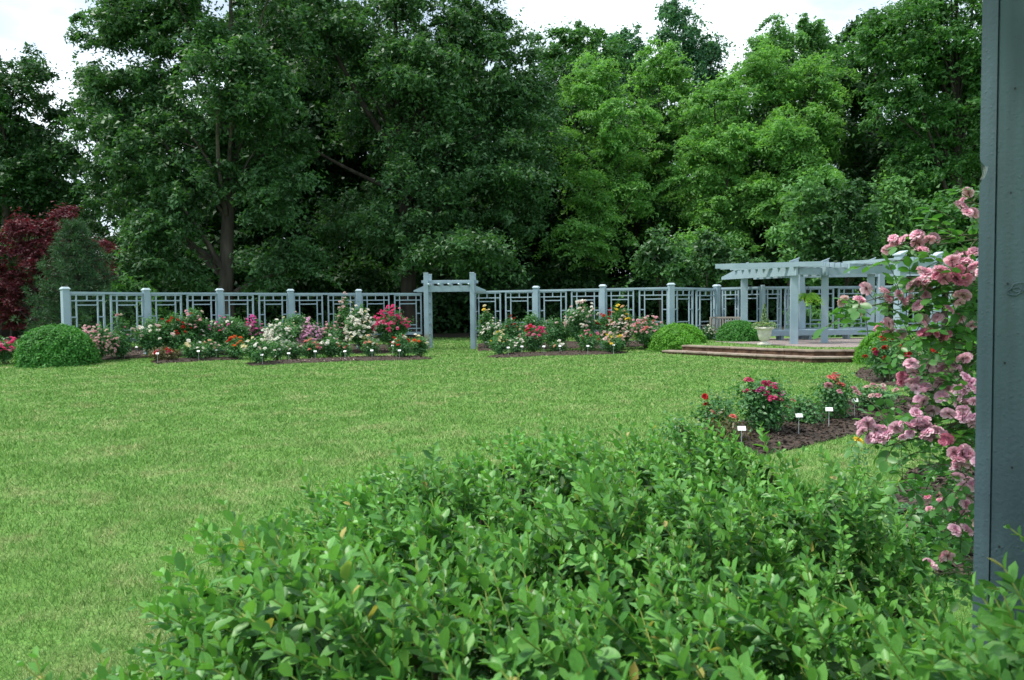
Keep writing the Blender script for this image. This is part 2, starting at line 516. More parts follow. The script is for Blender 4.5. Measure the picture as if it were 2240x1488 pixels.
def blade_mat():
    m, N, K = mat_new('grass_blade')
    out = N.new('ShaderNodeOutputMaterial')
    p = N.new('ShaderNodeBsdfPrincipled'); p.inputs['Roughness'].default_value = 0.6; p.inputs['Specular IOR Level'].default_value = 0.25
    geo, r = lawn_colour(N, K)
    r2 = N.new('ShaderNodeValToRGB')
    e = r2.color_ramp.elements
    e[0].color = (0.45, 0.6, 0.45, 1); e[1].position = 0.86; e[1].color = (1.35, 1.35, 1.25, 1)
    k = e.new(0.93); k.color = (2.3, 1.55, 2.3, 1)
    K(geo.outputs['Random Per Island'], r2.inputs['Fac'])
    mu = N.new('ShaderNodeMix'); mu.data_type = 'RGBA'; mu.blend_type = 'MULTIPLY'; mu.inputs[0].default_value = 1
    K(r.outputs['Color'], mu.inputs[6]); K(r2.outputs['Color'], mu.inputs[7])
    K(mu.outputs[2], p.inputs['Base Color'])
    t = N.new('ShaderNodeBsdfTranslucent'); K(mu.outputs[2], t.inputs['Color'])
    ms = N.new('ShaderNodeMixShader'); ms.inputs[0].default_value = 0.3
    K(p.outputs[0], ms.inputs[1]); K(t.outputs[0], ms.inputs[2]); K(ms.outputs[0], out.inputs['Surface'])
    return m
MAT['lawn'] = lawn_mat()
MAT['blade'] = blade_mat()

def paving_mat():
    m, N, K = mat_new('terrace_brick_paving')
    out = N.new('ShaderNodeOutputMaterial')
    p = N.new('ShaderNodeBsdfPrincipled'); p.inputs['Roughness'].default_value = 0.9
    geo = N.new('ShaderNodeNewGeometry')
    br = N.new('ShaderNodeTexBrick'); br.inputs['Scale'].default_value = 4.5
    br.inputs['Color1'].default_value = (0.24, 0.19, 0.175, 1); br.inputs['Color2'].default_value = (0.34, 0.28, 0.26, 1)
    br.inputs['Mortar'].default_value = (0.12, 0.105, 0.095, 1); br.inputs['Mortar Size'].default_value = 0.03
    K(geo.outputs['Position'], br.inputs['Vector'])
    K(br.outputs['Color'], p.inputs['Base Color'])
    K(p.outputs[0], out.inputs['Surface'])
    return m
MAT['paving'] = paving_mat()

# ------------------------------------------------------------------ ground
def sheet(name, xs, ys, zf, mat, kind='structure'):
    X, Y = np.meshgrid(xs, ys)
    Z = zf(X, Y)
    V = np.stack([X, Y, Z], -1).reshape(-1, 3)
    nx, ny = len(xs), len(ys)
    i = (np.arange(ny - 1)[:, None] * nx + np.arange(nx - 1)[None]).ravel()
    o = link(name, mesh_np(name, V, [np.stack([i, i + 1, i + nx + 1, i + nx], -1)], mat, True))
    return tag(o, kind=kind)

xs = np.concatenate([[-1500, -400, -120, -60, -40], np.arange(-30, 30.1, 0.5), [40, 60, 120, 400, 1500]])
ys = np.concatenate([[-1500, -200, -40, -10], np.arange(-4, 42.1, 0.5), [60, 120, 400, 1500]])
sheet('lawn', xs, ys, lambda X, Y: g(X, Y), MAT['lawn'])
xs2 = np.concatenate([[-1400, -300, -80], np.arange(-50, 50.1, 2.0), [80, 300, 1400]])
ys2 = np.concatenate([np.arange(40.2, 80.1, 2.0), [120, 300, 1400]])
sheet('forest_floor', xs2, ys2, lambda X, Y: g(X, Y) + 0.03 + 0.05 * ss(40.2, 44, Y), MAT['earth'])

def in_poly(px, py, poly):
    poly = np.asarray(poly)
    inside = np.zeros(np.shape(px), bool)
    n = len(poly)
    for k in range(n):
        x1, y1 = poly[k]; x2, y2 = poly[(k + 1) % n]
        c = ((y1 > py) != (y2 > py)) & (px < (x2 - x1) * (py - y1) / (y2 - y1 + 1e-12) + x1)
        inside ^= c
    return inside

def poly_dist(px, py, poly):
    poly = np.asarray(poly, float)
    d = np.full(np.shape(px), 1e9)
    n = len(poly)
    for k in range(n):
        a, b = poly[k], poly[(k + 1) % n]
        ab = b - a
        t = np.clip(((px - a[0]) * ab[0] + (py - a[1]) * ab[1]) / (ab @ ab + 1e-12), 0, 1)
        d = np.minimum(d, np.hypot(px - a[0] - t * ab[0], py - a[1] - t * ab[1]))
    return d

def gpoly(pix, dense=6):
    pts = [GP(u, v)[:2] for u, v in pix]
    out = []
    for k in range(len(pts)):
        a, b = pts[k], pts[(k + 1) % len(pts)]
        for t in np.arange(dense) / dense:
            out.append(a + (b - a) * t)
    return np.array(out)

BEDS = []
def mulch_bed(pix, cell, chips):
    poly = gpoly(pix)
    BEDS.append(poly)
    x0, y0 = poly.min(0) - 0.1; x1, y1 = poly.max(0) + 0.1
    xs_, ys_ = np.arange(x0, x1, cell), np.arange(y0, y1, cell)
    X, Y = np.meshgrid(xs_, ys_)
    Xj = X + rng.uniform(-.3, .3, X.shape) * cell
    Yj = Y + rng.uniform(-.3, .3, X.shape) * cell
    d = poly_dist(Xj, Yj, poly)
    ins = in_poly(Xj, Yj, poly)
    d = np.where(ins, d, -d)
    Z = g(Xj, Yj) + np.where(ins, 0.012 + 0.05 * ss(0, .35, d) + rng.uniform(0, .018, X.shape), -0.03)
    keep = (d > -cell * 0.9)
    nx = X.shape[1]
    ii = np.arange(X.shape[0] - 1)[:, None] * nx + np.arange(nx - 1)[None]
    kf = keep[:-1, :-1] & keep[1:, :-1] & keep[:-1, 1:] & keep[1:, 1:]
    ii = ii[kf]
    mb = MB()
    mb.add(np.stack([Xj, Yj, Z], -1).reshape(-1, 3), np.stack([ii, ii + 1, ii + nx + 1, ii + nx], -1))
    # bark chips lying on the bed
    cx, cy = rng.uniform(x0, x1, chips * 2), rng.uniform(y0, y1, chips * 2)
    k = in_poly(cx, cy, poly)
    cx, cy = cx[k][:chips], cy[k][:chips]
    n = len(cx)
    if n:
        dd = poly_dist(cx, cy, poly)
        c = np.stack([cx, cy, g(cx, cy) + 0.03 + 0.05 * ss(0, .35, dd)], -1)
        a = rng.normal(size=(n, 3)) * [1, 1, .35]
        a /= np.linalg.norm(a, axis=1)[:, None]
        b = np.cross(a, rng.normal(size=(n, 3)) * .4 + [0, 0, 1])
        b /= np.linalg.norm(b, axis=1)[:, None]
        l, w_ = rng.uniform(.015, .045, (n, 1)), rng.uniform(.008, .016, (n, 1))
        V = np.stack([c - a * l - b * w_, c + a * l - b * w_, c + a * l + b * w_, c - a * l + b * w_], 1).reshape(-1, 3)
        mb.add(V, np.arange(4 * n).reshape(-1, 4))
    o = link('mulch_bed', mb.mesh('mulch_bed', MAT['mulch']))
    tag(o, kind='structure')

mulch_bed([(200, 789), (260, 788), (330, 782), (430, 779), (560, 776), (700, 774), (850, 774), (930, 771), (930, 757), (700, 753), (400, 757), (200, 768)], .10, 2500)
mulch_bed([(325, 792), (345, 797), (430, 791), (530, 787), (532, 783), (400, 786)], .09, 500)
mulch_bed([(533, 796), (550, 801), (640, 796), (760, 791), (900, 789), (946, 786), (925, 781), (800, 783), (650, 789)], .09, 900)
mulch_bed([(1045, 769), (1100, 767), (1250, 763), (1375, 760), (1440, 756), (1440, 747), (1240, 749), (1045, 753)], .10, 1500)
mulch_bed([(1060, 782), (1085, 784), (1200, 779), (1360, 774), (1378, 770), (1250, 770), (1110, 775)], .09, 700)
mulch_bed([(1480, 1000), (1530, 955), (1640, 915), (1740, 893), (1850, 877), (1920, 868), (2010, 872), (2000, 905), (1960, 925), (1900, 945), (1800, 968), (1700, 992), (1600, 1010)], .05, 6000)
mulch_bed([(1868, 822), (1880, 808), (1960, 800), (2130, 800), (2130, 850), (1980, 850), (1900, 838)], .07, 1500)
mulch_bed([(1930, 1120), (1990, 1030), (2130, 1000), (2300, 1080), (2300, 1300), (2050, 1260)], .04, 3000)

# ------------------------------------------------------------------ steps and terrace
TZ = 0.34
stepA = np.array([(4.75, 25.25), (8.1, 21.5), (12.6, 21.15), (15.2, 20.6)])
def offset_line(P, d):
    out = []
    for k in range(len(P)):
        ns = []
        for a, b in ((k - 1, k), (k, k + 1)):
            if a >= 0 and b < len(P):
                t = P[b] - P[a]; t /= np.linalg.norm(t)
                ns.append(np.array([-t[1], t[0]]))
        n = sum(ns); n /= np.linalg.norm(n)
        out.append(P[k] + n * d / max(.5, n @ ns[0]))
    return np.array(out)
stepB = offset_line(stepA, 0.42)
stepB[0] += (stepB[1] - stepB[0]) / np.linalg.norm(stepB[1] - stepB[0]) * 0.45

steps = thing('garden_steps', 'two long low brown stone steps angled round the front of the terrace', 'steps', (8.1, 21.5, 0))
SO = np.array([8.1, 21.5, 0])
for li, (line, zb, zt) in enumerate(((stepA, -0.06, 0.165), (stepB, 0.10, 0.325))):
    for k in range(3):
        a, b = line[k], line[k + 1]
        Lg = np.linalg.norm(b - a)
        t = (b - a) / Lg
        n = np.array([-t[1], t[0]])
        ang = math.atan2(t[1], t[0])
        nb = max(2, int(round(Lg / 0.82)))
        for j in range(nb):
            s0, s1 = Lg * j / nb, Lg * (j + 1) / nb
            m_ = a + t * (s0 + s1) / 2
            # riser stone, set back beneath the projecting tread slab
            mb = MB()
            c = m_ + n * (0.03 + 0.10 + random.uniform(-.006, .006))
            mb.box((0, 0, 0), (s1 - s0 - .008, .20, zt - .05 - zb), 0, .006)
            link('riser_stone', mb.mesh('riser_stone', MAT['riser']), steps, np.array([c[0], c[1], (zt - .05 + zb) / 2]) - SO, ang)
            mb = MB()
            c = m_ + n * (0.235 + random.uniform(-.008, .008))
            mb.box((0, 0, 0), (s1 - s0 - .007, .47, .05), 0, .008)
            link('tread_slab', mb.mesh('tread_slab', MAT['slab']), steps, np.array([c[0], c[1], zt - .024 + random.uniform(-.003, .003)]) - SO, ang)

# raised terrace: grass top with a bank down to the lawn at the back and left
top = np.array(list(offset_line(stepB, 0.30)) + [(18, 24), (18, 31), (7.2, 30.2), (5.9, 26.6)])
ctr = top.mean(0)
n = len(top)
low = top + (top - ctr) / np.linalg.norm(top - ctr, axis=1)[:, None] * np.array([0.0] * 4 + [1.6, 1.8, 1.6, 1.2])[:, None]
mb = MB()
V = np.concatenate([np.c_[top, np.full(n, TZ)], np.c_[low, np.where(np.arange(n) < 4, 0.0, g(low[:, 0], low[:, 1]) - .02)]])
mb.add(V, [list(range(n))], [[k, n + k, n + (k + 1) % n, (k + 1) % n] for k in range(n)])
tag(link('terrace', mb.mesh('terrace', MAT['lawn'])), kind='structure')
TERR = top
pave = np.array([(6.85, 26.9), (7.25, 25.5), (8.75, 23.05), (10.2, 22.75), (15, 22.4), (16, 28.2), (8.2, 28.8)])
mb = MB()
mb.prism(pave, TZ - .05, TZ + .012)
tag(link('terrace_paving', mb.mesh('terrace_paving', MAT['paving'])), kind='structure')

# ------------------------------------------------------------------ trellis fences
def box_unit():
    mb = MB(); mb.box((0, 0, 0), (1, 1, 1))
    return mb.mesh('slat', MAT['paint'])
UNIT = box_unit()

def bar(name, parent, c, size, rz=0.0, me=None, rx=0.0, ry=0.0):
    o = bpy.data.objects.new(name, me or UNIT)
    COL.objects.link(o)
    o.location = [float(q) for q in c]
    o.scale = [float(q) for q in size]
    o.rotation_euler = (rx, ry, rz)
    o.parent = parent
    return o

def post(parent, off, p, rz, ztop, zbot, wdt=0.2, mat=None):
    mb = MB()
    mb.box((0, 0, (ztop + zbot) / 2), (wdt, wdt, ztop - zbot), 0, .012)
    o = link('post', mb.mesh('post', mat or MAT['paint']), parent, np.array([p[0], p[1], 0]) - off, rz)
    mb = MB()
    q = wdt / 2 + .018
    mb.box((0, 0, ztop + .0225), (2 * q, 2 * q, .04), 0, .008)
    r_ = wdt / 2 - .03
    mb.add([[-q + .01, -q + .01, ztop + .043], [q - .01, -q + .01, ztop + .043], [q - .01, q - .01, ztop + .043], [-q + .01, q - .01, ztop + .043],
            [-r_, -r_, ztop + .085], [r_, -r_, ztop + .085], [r_, r_, ztop + .085], [-r_, r_, ztop + .085]],
           [[0, 1, 5, 4], [1, 2, 6, 5], [2, 3, 7, 6], [3, 0, 4, 7], [4, 5, 6, 7]])
    link('post_cap', mb.mesh('post_cap', MAT['paint_cap']), o)
    return o

def bay(parent, off, a, b, zr_a, zr_b, inset=.1, height=1.5, th=.045, units=2):
    """top rail and two lattice panels between two posts; a, b ground points, zr rail top heights"""
    a, b = np.asarray(a, float), np.asarray(b, float)
    t = b - a; Lg = np.linalg.norm(t); t /= Lg
    ang = math.atan2(t[1], t[0])
    a2, b2 = a + t * inset, b - t * inset
    L2 = np.linalg.norm(b2 - a2)
    mid = (a2 + b2) / 2
    zr = (zr_a + zr_b) / 2
    sl = math.atan2(zr_b - zr_a, Lg)
    bar('top_rail', parent, np.array([mid[0], mid[1], zr - .035]) - off, (L2 + .02, .10, .07), ang, ry=-sl)
    gap = .17
    uw = (L2 - gap) / units
    for k in range(units):
        cx = -L2 / 2 + uw / 2 + k * (uw + gap)
        c = mid + t * cx
        zt = zr_a + (zr_b - zr_a) * ((cx + L2 / 2) / L2) - .07
        mb = MB()   # the panel's own outer frame
        sw = .05
        for sx in (-1, 1):
            mb.box((sx * (uw / 2 - sw / 2), 0, -height / 2), (sw, th + .01, height), 0)
        mb.box((0, 0, -.022), (uw - 2 * sw, th + .008, .04), 0)
        mb.box((0, 0, -height + .05), (uw - 2 * sw, th + .008, .10), 0)
        p = link('lattice_panel', mb.mesh('lattice_panel', MAT['paint']), parent, np.array([c[0], c[1], zt]) - off, ang)
        iw = uw / 2 - sw
        si = uw * .30
        w_ = .036
        for sx in (-1, 1):
            bar('slat', p, (sx * si, 0, -(.043 + height - .10) / 2), (w_, th, height - .10 - .045))
            bar('slat', p, (sx * (si + iw + w_ / 2 - .002) / 2, .002, -.70), (iw - si - w_ / 2, th - .008, w_))
        for z in (-.20, -height + .235):
            bar('slat', p, (0, -.003, z), (2 * iw - .002, th - .004, w_))
        for z in (-.335, -height + .37):
            bar('slat', p, (0, .002, z), (2 * si - w_, th - .006, w_))
        bar('slat', p, (0, .001, -.112), (w_, th - .01, .136))
        bar('slat', p, (0, .001, -height + .158), (w_, th - .01, .114))

def zr_at(u, v, d):
    return PV(u, v, d)[2]

def fence(name, label, pts, rails, skip_posts=(), group=None):
    """pts: (x, y); rails: rail-top heights"""
    off = np.array([pts[0][0], pts[0][1], 0.0])
    f = thing(name, label, 'fence', off, 0, group)
    for k, p in enumerate(pts):
        if k in skip_posts:
            continue
        a = pts[max(k - 1, 0)]; b = pts[min(k + 1, len(pts) - 1)]
        rz = math.atan2(b[1] - a[1], b[0] - a[0])
        post(f, off, p, rz, rails[k] + .055, float(g(*p)) - .1)
    for k in range(len(pts) - 1):
        bay(f, off, pts[k], pts[k + 1], rails[k], rails[k + 1])
    return f

def at(u, d):
    return PV(u, 664, d)[:2]

lf = [(143, 638, 23.9), (320, 640, 25.8), (481, 640, 27.5), (636, 641, 28.8), (785, 641, 29.6), (928, 641, 30.1)]
fence('trellis_fence', 'left run of blue-grey trellis fence behind the long rose bed', [at(u, d) for u, v, d in lf],
      [zr_at(u, v, d) for u, v, d in lf], (5,), 'blue-grey trellis fences')
rf = [(1030, 637, 30.2), (1173, 634, 29.4), (1319, 631, 28.4), (1468, 628, 27.5), (1568, 631, 29.0)]
fence('trellis_fence', 'right run of blue-grey trellis fence between the arbour and the pergola', [at(u, d) for u, v, d in rf],
      [zr_at(u, v, d) for u, v, d in rf], (0,), 'blue-grey trellis fences')

# ------------------------------------------------------------------ arbour gateway
A0 = np.append(at(983, 29.8), 0.0)
arb = thing('garden_arbour', 'blue-grey wooden arbour gateway with angled beam over the grass opening', 'arbour', A0)
aw, adp = 1.72, 1.3
ZT = PV(983, 598, 29.8)[2]
zb1, zb0 = PV(983, 625, 29.8)[2], PV(983, 637.5, 29.8)[2]
zu1, zu0 = PV(983, 613, 29.8)[2], PV(983, 619, 29.8)[2]
for sx in (-1, 1):
    for sy in (0, 1):
        mb = MB()
        mb.box((0, 0, ZT / 2 - .05), (.17, .17, ZT + .1), 0, .008)
        st = (sx == -1 and sy == 0)
        o = link('post', mb.mesh('post', MAT['paint_stained'] if st else MAT['paint']), arb, (sx * aw / 2, sy * adp, 0))
        if st: o['label'] = 'post with brown stained foot'
        mb = MB(); mb.box((0, 0, ZT + .013), (.185, .185, .024), 0, .005)
        link('post_cap', mb.mesh('post_cap', MAT['paint_cap']), o)
for sy, y in ((0, .125), (1, adp - .125)):
    mb = MB()
    hl = 1.34
    pr = [(-hl, zb0), (hl, zb0), (hl, zb0 + .05), (hl - .38, zb1), (-hl + .38, zb1), (-hl, zb0 + .05)]
    V = np.array([[x, yy, z] for yy in (-.035, .035) for x, z in pr])
    mb.add(V, [[k, (k + 1) % 6, 6 + (k + 1) % 6, 6 + k] for k in range(6)], [list(range(6))], [list(range(6, 12))[::-1]])
    link('beam', mb.mesh('beam', MAT['paint']), arb, (0, y, 0))
    mb = MB(); mb.box((0, 0, (zu0 + zu1) / 2), (2.08, .06, zu1 - zu0), 0, .008)
    link('upper_rail', mb.mesh('upper_rail', MAT['paint']), arb, (0, y, 0))
mb = MB()
hh = (zu0 - zb1) + .02
pr = [(-.30, .02), (-.34, -.01), (-.30, -.045), (adp + .3, -.045), (adp + .34, -.01), (adp + .3, .02)]
V = np.array([[x, y, z] for x in (-.028, .028) for y, z in pr])
mb.add(V, [[k, (k + 1) % 6, 6 + (k + 1) % 6, 6 + k] for k in range(6)], [list(range(6))[::-1]], [list(range(6, 12))])
me = mb.mesh('rafter', MAT['paint_cap'])
for x in np.linspace(-.74, .74, 5):
    link('rafter', me, arb, (x, 0, (zb1 + zu0) / 2 + .01))
for sx in (-1, 1):
    for z in (.55, .95, 1.35, 1.75, 2.1):
        bar('side_slat', arb, (sx * aw / 2, adp / 2, z), (.04, adp - .18, .045))
    for y in (.35, .65, .95):
        bar('side_slat', arb, (sx * aw / 2 + .0, y, 1.3), (.036, .045, 1.6))

# ------------------------------------------------------------------ pergola
PO = np.array([9.0, 25.5, TZ])
per = thing('pergola', 'blue-grey timber pergola with fanned rafters and trellis back on the brick terrace', 'pergola', PO)
def col_at(u, d): return at(u, d)
cols = {1: col_at(1628, 27.4), 2: col_at(1737, 24.8), 3: col_at(1804, 25.3), 4: col_at(1905, 25.2), 5: col_at(1968, 21.9), 6: col_at(2047, 22.6)}
ZB0, ZB1, ZCAP = 2.47, 2.75, 2.90
for k, p in cols.items():
    wdt = .23 if k in (1, 2, 5) else .215
    rz = {1: -.86, 2: -.3, 3: .25, 4: 0, 5: .35, 6: .35}[k]
    rz = {1: -.24, 2: -.20, 3: -.33, 4: -.38}.get(k, rz)
    zb = TZ - .08
    mb = MB(); mb.box((0, 0, (ZCAP + zb) / 2 - TZ), (wdt, wdt, ZCAP - zb), 0, .01)
    o = link('column', mb.mesh('column', MAT['paint']), per, np.array([p[0], p[1], TZ]) - PO, rz)
    mb = MB()
    q = wdt / 2 + .022
    z0 = ZCAP - TZ + .002
    hq = wdt / 2
    mb.add([[-hq, -hq, z0], [hq, -hq, z0], [hq, hq, z0], [-hq, hq, z0], [-hq, -hq, z0 + .01], [hq, -hq, z0 + .10], [hq, hq, z0 + .10], [-hq, hq, z0 + .01]],
           [[3, 2, 1, 0], [0, 1, 5, 4], [1, 2, 6, 5], [2, 3, 7, 6], [3, 0, 4, 7]])
    mb.add([[-q, -q, z0 + .004], [q, -q, z0 + .104], [q, q, z0 + .104], [-q, q, z0 + .004], [-q, -q, z0 + .036], [q, -q, z0 + .136], [q, q, z0 + .136], [-q, q, z0 + .036]],
           [[3, 2, 1, 0], [0, 1, 5, 4], [1, 2, 6, 5], [2, 3, 7, 6], [3, 0, 4, 7], [4, 5, 6, 7]])
    link('column_cap', mb.mesh('column_cap', MAT['paint_cap']), o)
    if k == 1:   # bolted foot plate
        mb = MB(); mb.box((0, -wdt / 2 - .004, .18), (wdt - .01, .006, .30), 0)
        fp = link('foot_plate', mb.mesh('foot_plate', noise_mat('pale_plate', (.36, .37, .34), (.46, .46, .42), 5, .6)), o)
        for bx in (-.06, .06):
            for bz in (.10, .22):
                mb = MB(); mb.tube([(bx, -wdt / 2 - .006, bz), (bx, -wdt / 2 - .016, bz)], .014, 8); 
                mb.add([[bx - .012, -wdt / 2 - .016, bz - .012], [bx + .012, -wdt / 2 - .016, bz - .012], [bx + .012, -wdt / 2 - .016, bz + .012], [bx - .012, -wdt / 2 - .016, bz + .012]], [[0, 1, 2, 3]])
                link('bolt', mb.mesh('bolt', MAT['stake']), o)

def beam(a, b, z0, z1, th=.07, ext_a=0.0, ext_b=0.0, taper_a=False, taper_b=False, name='beam'):
    a, b = np.asarray(a, float), np.asarray(b, float)
    t = b - a; Lg = np.linalg.norm(t); t /= Lg
    x0, x1 = -ext_a, Lg + ext_b
    h = z1 - z0
    pr = [(x0, 0), (x1, 0)]
    pr += [(x1, .09), (x1 - .75, h)] if taper_b else [(x1, h)]
    pr += [(x0 + .75, h), (x0, .09)] if taper_a else [(x0, h)]
    n_ = len(pr)
    V = np.array([[x, yy, z] for yy in (-th / 2, th / 2) for x, z in pr])
    mb = MB()
    mb.add(V, [[k, (k + 1) % n_, n_ + (k + 1) % n_, n_ + k] for k in range(n_)], [list(range(n_))], [list(range(n_, 2 * n_))[::-1]])
    return link(name, mb.mesh(name, MAT['paint']), per, np.array([a[0], a[1], z0]) - PO, math.atan2(t[1], t[0]))

c1, c2, c3, c4, c5, c6 = (cols[k] for k in range(1, 7))
def nrm(v): return v / np.linalg.norm(v)
tL = nrm(c2 - c1); nL = np.array([-tL[1], tL[0]])      # towards the back
fr = -nL * .15
beam(c1 + fr, c2 + fr, ZB0, ZB1, ext_a=1.15, ext_b=.35, taper_a=True)
back = nL * 1.0
beam(c1 + back, c2 + back, ZB0, ZB1 - .02, ext_a=.9, ext_b=.25, taper_a=True)
# left wing rafters lie across the two beams
Lw = np.linalg.norm(c2 - c1)
for k, s in enumerate(np.linspace(-.30, Lw + .2, 9)):
    m_ = c1 + tL * s
    dv = nrm(nL + .7 * nrm(m_))
    a, b = m_ - dv * .26, m_ + dv * 1.1
    beam(a, b, ZB1 + .003, ZB1 + .068, .13, name='rafter')
# curved middle: inner beam from column to column, radial rafters with tails fanning over it
CC = np.array([10.55, 23.6])
arc_in = [c2 + np.array([.12, .05]), c3, c4, np.array([12.6, 24.4])]
for a, b in zip(arc_in[:-1], arc_in[1:]):
    t = nrm(b - a); nn = np.array([-t[1], t[0]])
    beam(a - nn * .15, b - nn * .15, ZB0 + .03, ZB1 - .03, .07, .1, .1)
th0, th1 = math.atan2(*(c2 - CC)[::-1]) + .25, -.1
for th in np.linspace(th0, th1, 16):
    dr = np.array([math.cos(th), math.sin(th)])
    a, b = CC + dr * 1.25, CC + dr * 4.4
    beam(a, b, ZB1 - .02, ZB1 + .125, .045, taper_a=False, name='rafter')
out_arc = [np.array(at(1752, 28.0)), np.array(at(1926, 27.8)), np.array(at(2085, 26.5))]
for a, b in zip(out_arc[:-1], out_arc[1:]):
    beam(a, b, ZB0 + .03, ZB1 - .02, .07, .5, .5)
for p in out_arc:
    mb = MB(); mb.box((0, 0, (2.6 - TZ) / 2), (.2, .2, 2.6 - TZ + .1), 0, .01)
    link('column', mb.mesh('column', MAT['paint']), per, np.array([p[0], p[1], TZ]) - PO, .1)
# right wing, nearer the camera
tR = nrm(c6 - c5); nR = np.array([-tR[1], tR[0]])
beam(c5 - nR * .15, c6 - nR * .15, ZB0, ZB1, .07, .35, 1.6, False, True)
beam(c5 + nR * 1.4, c6 + nR * 1.4, ZB0, ZB1, .07, .35, 1.6, False, True)
for s in np.linspace(-.1, 2.8, 9):
    m_ = c5 + tR * s
    beam(m_ - nR * .5, m_ + nR * 1.8, ZB1 + .003, ZB1 + .085, .07, name='rafter')
# trellis back wall and long bench
wall = [at(1568, 29.0) + np.array([.12, -.1]), at(1668, 27.5), at(1756, 28.3), at(1900, 28.7), at(2060, 27.4)]
for a, b in zip(wall[:-1], wall[1:]):
    bay(per, PO, a, b, 2.2, 2.2, .06, 1.5)
for p in wall[1:-1]:
    mb = MB(); mb.box((0, 0, (2.2 - TZ) / 2), (.12, .12, 2.2 - TZ + .1), 0, .008)
    link('wall_post', mb.mesh('wall_post', MAT['paint']), per, np.array([p[0], p[1], TZ]) - PO, .3)
bl = [at(1640, 27.0), at(1742, 27.3), at(1905, 27.6), at(2050, 26.6)]
for a, b in zip(bl[:-1], bl[1:]):
    beam(a, b, .50, .66, .05, name='bench_apron')
    t = nrm(b - a); nn = np.array([-t[1], t[0]])
    Lg = np.linalg.norm(b - a)
    for j in range(3):
        m_ = (a + b) / 2 + nn * (.10 + j * .15)
        bar('bench_slat', per, np.array([m_[0], m_[1], .675]) - PO, (Lg, .13, .03), math.atan2(t[1], t[0]))
    for s in (.2, .72):
        m_ = a + (b - a) * s + nn * .22
        mb = MB()
        V = np.array([[x, y, z] for x in (-.05, .05) for y, z in ((-.12, 0), (.16, 0), (.2, .2), (-.2, .2))])
        mb.add(V, [[0, 1, 2, 3], [7, 6, 5, 4], [0, 4, 5, 1], [1, 5, 6, 2], [2, 6, 7, 3], [3, 7, 4, 0]])
        link('bench_bracket', mb.mesh('bench_bracket', MAT['paint']), per, np.array([m_[0], m_[1], TZ - .03]) - PO, math.atan2(t[1], t[0]))

# ------------------------------------------------------------------ near post at the right edge
e0 = PV(2138, 664, 1.25)
view = math.atan2(e0[0], e0[1])
npost = thing('pergola_post', 'large blue-grey painted post close to the camera at the right edge', 'post', (e0[0], e0[1], 0), -view - .02)
# local x runs right along the front face, local y away from the camera
zt_ = 2.75
V2 = [(0, 0)]
nz0 = PV(2145, 352, 1.25)[2]; nz1 = PV(2145, 392, 1.25)[2]
edge = [(0, -.05), (0, nz1 - .008), (.0035, nz1 + .002), (.0075, nz1 + .012), (.0085, nz1 + .018), (.006, nz0 - .006), (.001, nz0 + .001), (0, nz0 + .006), (0, zt_)]
pr = edge + [(.0215, zt_), (.0215, -.05)]
n_ = len(pr)
Vv = np.array([[x, y + (.013 * max(0, 1 - x / .0215) if y == 0 else 0), z] for y in (0.0, .2) for x, z in pr])
mb = MB()
mb.add(Vv, [[k, n_ + k, n_ + (k + 1) % n_, (k + 1) % n_] for k in range(n_)], [list(range(n_))[::-1]], [list(range(n_, 2 * n_))])
link('corner_board', mb.mesh('corner_board', MAT['shaded_near_paint']), npost)
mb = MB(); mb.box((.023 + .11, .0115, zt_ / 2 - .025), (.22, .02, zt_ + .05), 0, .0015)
face = link('front_board', mb.mesh('front_board', MAT['shaded_near_paint']), npost)
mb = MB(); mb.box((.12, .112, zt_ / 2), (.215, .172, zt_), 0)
link('post_core', mb.mesh('post_core', MAT['shaded_near_paint']), npost)
mb = MB()
for (dx, v) in ((.045, 210), (.042, 430), (.04, 622), (.038, 790), (.05, 1010), (.035, 1180)):
    z = PV(2200, v, 1.27)[2]
    th = np.arange(8) * PI / 4
    mb2 = MB(); mb2.add(np.stack([dx + .0016 * np.cos(th), np.full(8, -.0006), z + .0022 * np.sin(th)], -1), [list(range(8))])
    link('nail', mb2.mesh('nail', MAT['wire']), face)
zc = PV(2220, 633, 1.27)[2]
sc_pts = [( .052 + .012 * math.cos(a) * (1 + .25 * math.sin(2 * a)), .0012, zc + .009 * math.sin(a) + .004 * math.cos(a)) for a in np.linspace(0, 2 * PI, 18)]
sc_pts = [np.array(q) + rng.normal(size=3) * [.0012, 0, .0010] - [0, .0012, 0] for q in sc_pts]
mb = MB(); mb.tube(sc_pts, rng.uniform(.0006, .0018, len(sc_pts)), 5)
sc_pts = [( .052 + .006 * math.cos(a), .0012, zc - .001 + .0035 * math.sin(a)) for a in np.linspace(0, 2 * PI, 12)]
mb.tube(np.array(sc_pts) - [0, .0012, 0], .0011, 5)
link('knot_scar', mb.mesh('knot_scar', MAT['shaded_near_paint'], True), face)
mb = MB()
zc = (nz0 + nz1) / 2
for k in range(5):
    a = np.array([.001 + .0012 * k, -.001, nz1 - .002 + .0006 * k]); b = np.array([.006 + .0013 * k, -.001, zc + .004])
    mb.tube([a, (a + b) / 2 + [.001, -.001, 0], b], .00013, 3)
link('cobweb', mb.mesh('cobweb', MAT['white']), npost)
